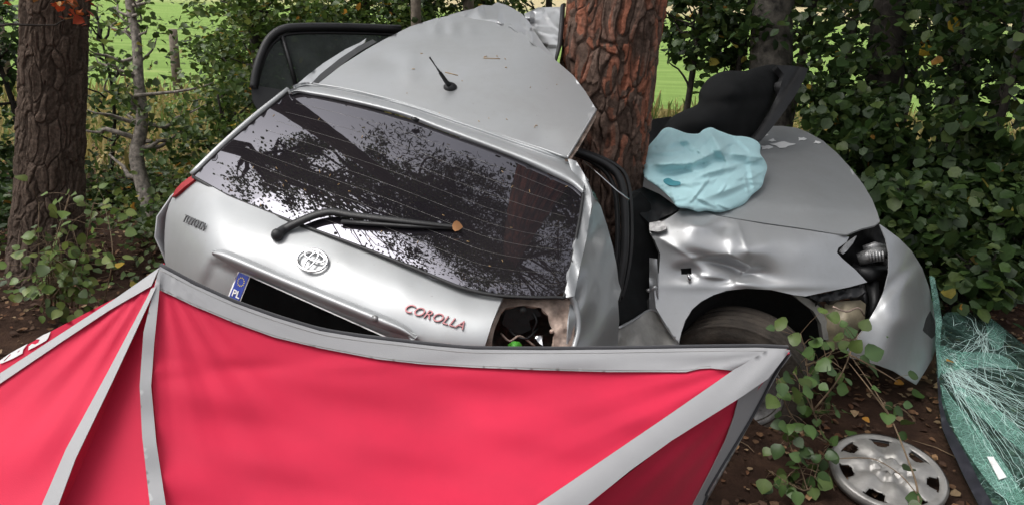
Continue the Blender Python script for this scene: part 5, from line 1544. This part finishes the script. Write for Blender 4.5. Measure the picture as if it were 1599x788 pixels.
def leafy_stems(root, stems, variants, nleaf, size, seed, mat, r0=.005, spread=.05):
    """stems: lists of (px,py,d); a leaf stands off the stem on a short stalk"""
    rg_ = random.Random(seed)
    parts = []
    tot = sum(len(s) for s, _ in stems)
    for st, cnt in stems:
        path = crom([P(*q) for q in st], 5)
        for q in path: q[2] = max(q[2], .015)
        parts.append(tube_data(path, [r0 * (1 - .7 * k / len(path)) for k in range(len(path))], 6))
        for k in range(cnt):
            u = rg_.uniform(.08, 1.0)
            p = path[min(len(path) - 1, int(u * len(path)))]
            off = np.array([rg_.gauss(0, spread), rg_.gauss(0, spread * .7), rg_.gauss(.01, spread * .7)])
            e = p + off
            e[2] = max(e[2], .02)
            if np.linalg.norm(e - p) > .012:
                parts.append(tube_data([p, (p + e) / 2 + np.array([0, 0, .006]), e], [.0012, .001, .0008], 4))
            dr = unit(off + np.array([rg_.gauss(0, .03), rg_.gauss(0, .03), -.03]))
            nr = np.array([rg_.gauss(0, .45), rg_.gauss(-.55, .35), rg_.uniform(.3, 1)])
            put_leaf(rg_.choice(variants), e, dr, nr, size * rg_.uniform(.6, 1.25), root)
    mesh('stem', *join(parts), mat, root)

aspen_v = leaf_variants('dark', 9, 101, .0)
aspen_y = leaf_variants('bright', 3, 102, 1.0)
g0 = G(1262, 640)
shoot = tag(empty('aspen_shoot', (g0[0], g0[1], 0)), 'broken leafy aspen shoot growing up against the front wheel', 'plant')
leafy_stems(shoot, [([(1290, 690, 2.98), (1270, 640, 2.96), (1262, 590, 2.94), (1258, 550, 2.94), (1250, 520, 2.95)], 20), ([(1290, 690, 2.98), (1245, 660, 2.86), (1222, 620, 2.80), (1212, 590, 2.78)], 15),
                    ([(1270, 640, 2.96), (1310, 590, 2.94), (1330, 545, 2.96), (1340, 520, 3.0)], 16), ([(1258, 570, 2.94), (1290, 560, 2.93), (1315, 575, 2.92)], 9), ([(1280, 665, 2.97), (1260, 620, 2.9), (1240, 580, 2.9)], 11)], aspen_v, 0, .050, 5, M['twig'], .004, .05)
low = tag(empty('low_sprig', (G(1250, 740)[0], G(1250, 740)[1], 0)), 'low leafy sprig on the soil between the screen and the hubcap', 'plant')
leafy_stems(low, [([(1262, 770, 2.78), (1250, 730, 2.78), (1232, 690, 2.80), (1225, 665, 2.82)], 20), ([(1262, 770, 2.78), (1225, 750, 2.72), (1205, 735, 2.70)], 14), ([(1262, 770, 2.78), (1275, 735, 2.8), (1282, 710, 2.84)], 12)], leaf_variants('dark', 5, 103, 0), 0, .05, 6, M['twig'], .003, .04)
bb = G(1440, 800)
branch = tag(empty('fallen_branch', (bb[0], bb[1], 0)), 'bare brown branch with a few leaves arching over the hubcap to the bumper', 'branch')
leafy_stems(branch, [([(1436, 815, 2.62), (1432, 760, 2.68), (1415, 710, 2.74), (1390, 650, 2.86), (1360, 600, 2.95), (1332, 560, 3.02), (1322, 548, 3.04)], 5), ([(1390, 650, 2.86), (1372, 625, 2.86), (1345, 590, 2.9), (1325, 565, 2.95)], 4),
                     ([(1325, 552, 3.04), (1350, 565, 3.0), (1385, 585, 2.98), (1402, 596, 2.98)], 3), ([(1380, 628, 2.9), (1412, 640, 2.92), (1430, 660, 2.94)], 3)], aspen_v, 0, .05, 9, M['twig'], .0042, .03)
tube('bent_twig', [P(*q) for q in crom([(1300, 716, 2.84), (1340, 714, 2.80), (1370, 718, 2.76), (1405, 740, 2.72), (1432, 770, 2.66)], 4)], .002, M['twig'], branch, 5)
for (px, py, d, s) in [(1362, 548, 2.97, .085), (1330, 515, 3.02, .06), (1396, 520, 3.1, .01)]:
    put_leaf(aspen_v[1], P(px - 12, py + 6, d), RI * .9 + UP * .25, -FW + UP * .5, s, branch)

# round-leaved bush in front of the left pine
bg0 = G(110, 470)
bush = tag(empty('round_leaved_bush', (bg0[0], bg0[1], 0)), 'round-leaved green bush at the foot of the left pine', 'shrub')
rb = random.Random(12)
stems = []
for k in range(15):
    bx = rb.uniform(60, 170); tx = bx + rb.uniform(-75, 75); ty = rb.uniform(300, 420)
    stems.append(([(bx, 480, 3.85), ((bx + tx) / 2 + rb.uniform(-15, 15), (480 + ty) / 2, 3.75), (tx, ty, 3.65 + rb.uniform(-.2, .3))], 15))
leafy_stems(bush, stems, leaf_variants('mid', 6, 104, 0, False), 0, .052, 13, M['twig'], .004, .07)

# single fallen leaves and debris
fl_v = {'yellow': aspen_y, 'green': aspen_v, 'tan': leaf_variants('red', 2, 105, 1.0)}
for (px, py, k, s, lab) in [(1347, 651, 'yellow', .036, 'small bright yellow leaf on the soil between bumper and hubcap'), (1327, 672, 'green', .045, 'pale green leaf on the soil next to the bright yellow leaf'),
                            (1411, 597, 'yellow', .045, 'yellow leaf on the soil under the tip of the bumper'), (1424, 615, 'green', .06, 'green leaf on the soil beside the bumper tip and the windscreen'), (1396, 690, 'green', .05, 'green leaf lying by the rim of the hubcap')]:
    q = G(px, py, .03)
    tag(put_leaf(fl_v[k][0], q, np.array([rb.uniform(-1, 1), rb.uniform(-.6, .6), .02]), np.array([0, -.2, 1]), s, None, 'fallen_leaf'), lab, 'leaf')
q = WS.pt(1478, 563, -.02)
tag(put_leaf(aspen_y[1], q, RI, UP + np.array([0, -.3, .6]), .035, None, 'fallen_leaf'), 'yellow leaf lying on the shattered windscreen', 'leaf')
tan_leaf = fl_v['tan'][0]
tc_ = np.ones((len(tan_leaf.vertices), 4), np.float32); tc_[:, :3] = (.55, .27, .12)
tan_leaf.color_attributes['Col'].data.foreach_set('color', tc_.ravel())
q = GL.pt(706, 352, -.045)
tag(put_leaf(tan_leaf, q, RI + UP * -.15, -FW, .032, None, 'fallen_leaf'), 'small orange-tan leaf caught at the tip of the rear wiper', 'leaf')
# dry pine needles on roof and window
rn_ = random.Random(3)
parts = []
for (px, py, dx, dy) in [(695, 113, 20, 5), (755, 91, 26, 1), (788, 91, 2, 2)] + [(rn_.uniform(560, 880), rn_.uniform(80, 200), rn_.uniform(-5, 5), rn_.uniform(-2, 2)) for _ in range(16)]:
    if inside([(500, 128), (600, 70), (780, 50), (915, 170), (880, 235)], [(px, py), (px + dx, py + dy)]).all():
        f1, f2 = np.zeros(1) + px, np.zeros(1) + py
        parts.append(tube_data([P(px, py, RF(px, py) + float(roof_dents(f1, f2)[0]) - .004), P(px + dx, py + dy, RF(px + dx, py + dy) + float(roof_dents(f1 + dx, f2 + dy)[0]) - .004)], .0014, 4))
for _ in range(45):
    px, py = rn_.uniform(340, 890), rn_.uniform(170, 450)
    a = rn_.uniform(0, 6.28)
    if inside(g_out, [(px, py), (px + 6, py)]).all():
        parts.append(tube_data([GL.pt(px, py, -.006), GL.pt(px + 4 * math.cos(a), py + 4 * math.sin(a), -.006)], .0010, 4))
tag(mesh('pine_needles', *join(parts), M['tan']), 'dry pine needles and specks scattered on the car roof and rear window', 'needles', kind='stuff')

# small twigs on the soil
rt = random.Random(77)
parts = []
for _ in range(260):
    x_, y_ = rt.uniform(-4.5, 4.5), rt.uniform(1.8, 6.5)
    a_, l_ = rt.uniform(0, 6.28), rt.uniform(.03, .22)
    p0 = np.array([x_, y_, ground_z(x_, y_) + .008]); x2, y2 = x_ + l_ * math.cos(a_), y_ + l_ * math.sin(a_)
    p2 = np.array([x2, y2, ground_z(x2, y2) + .010]); pm = (p0 + p2) / 2 + np.array([rt.gauss(0, .01), rt.gauss(0, .01), .006])
    parts.append(tube_data([p0, pm, p2], [.0028, .0022, .0012], 4))
tag(mesh('fallen_twigs', *join(parts), M['twig']), 'thin dry twigs strewn over the leaf litter', 'twigs', kind='stuff')
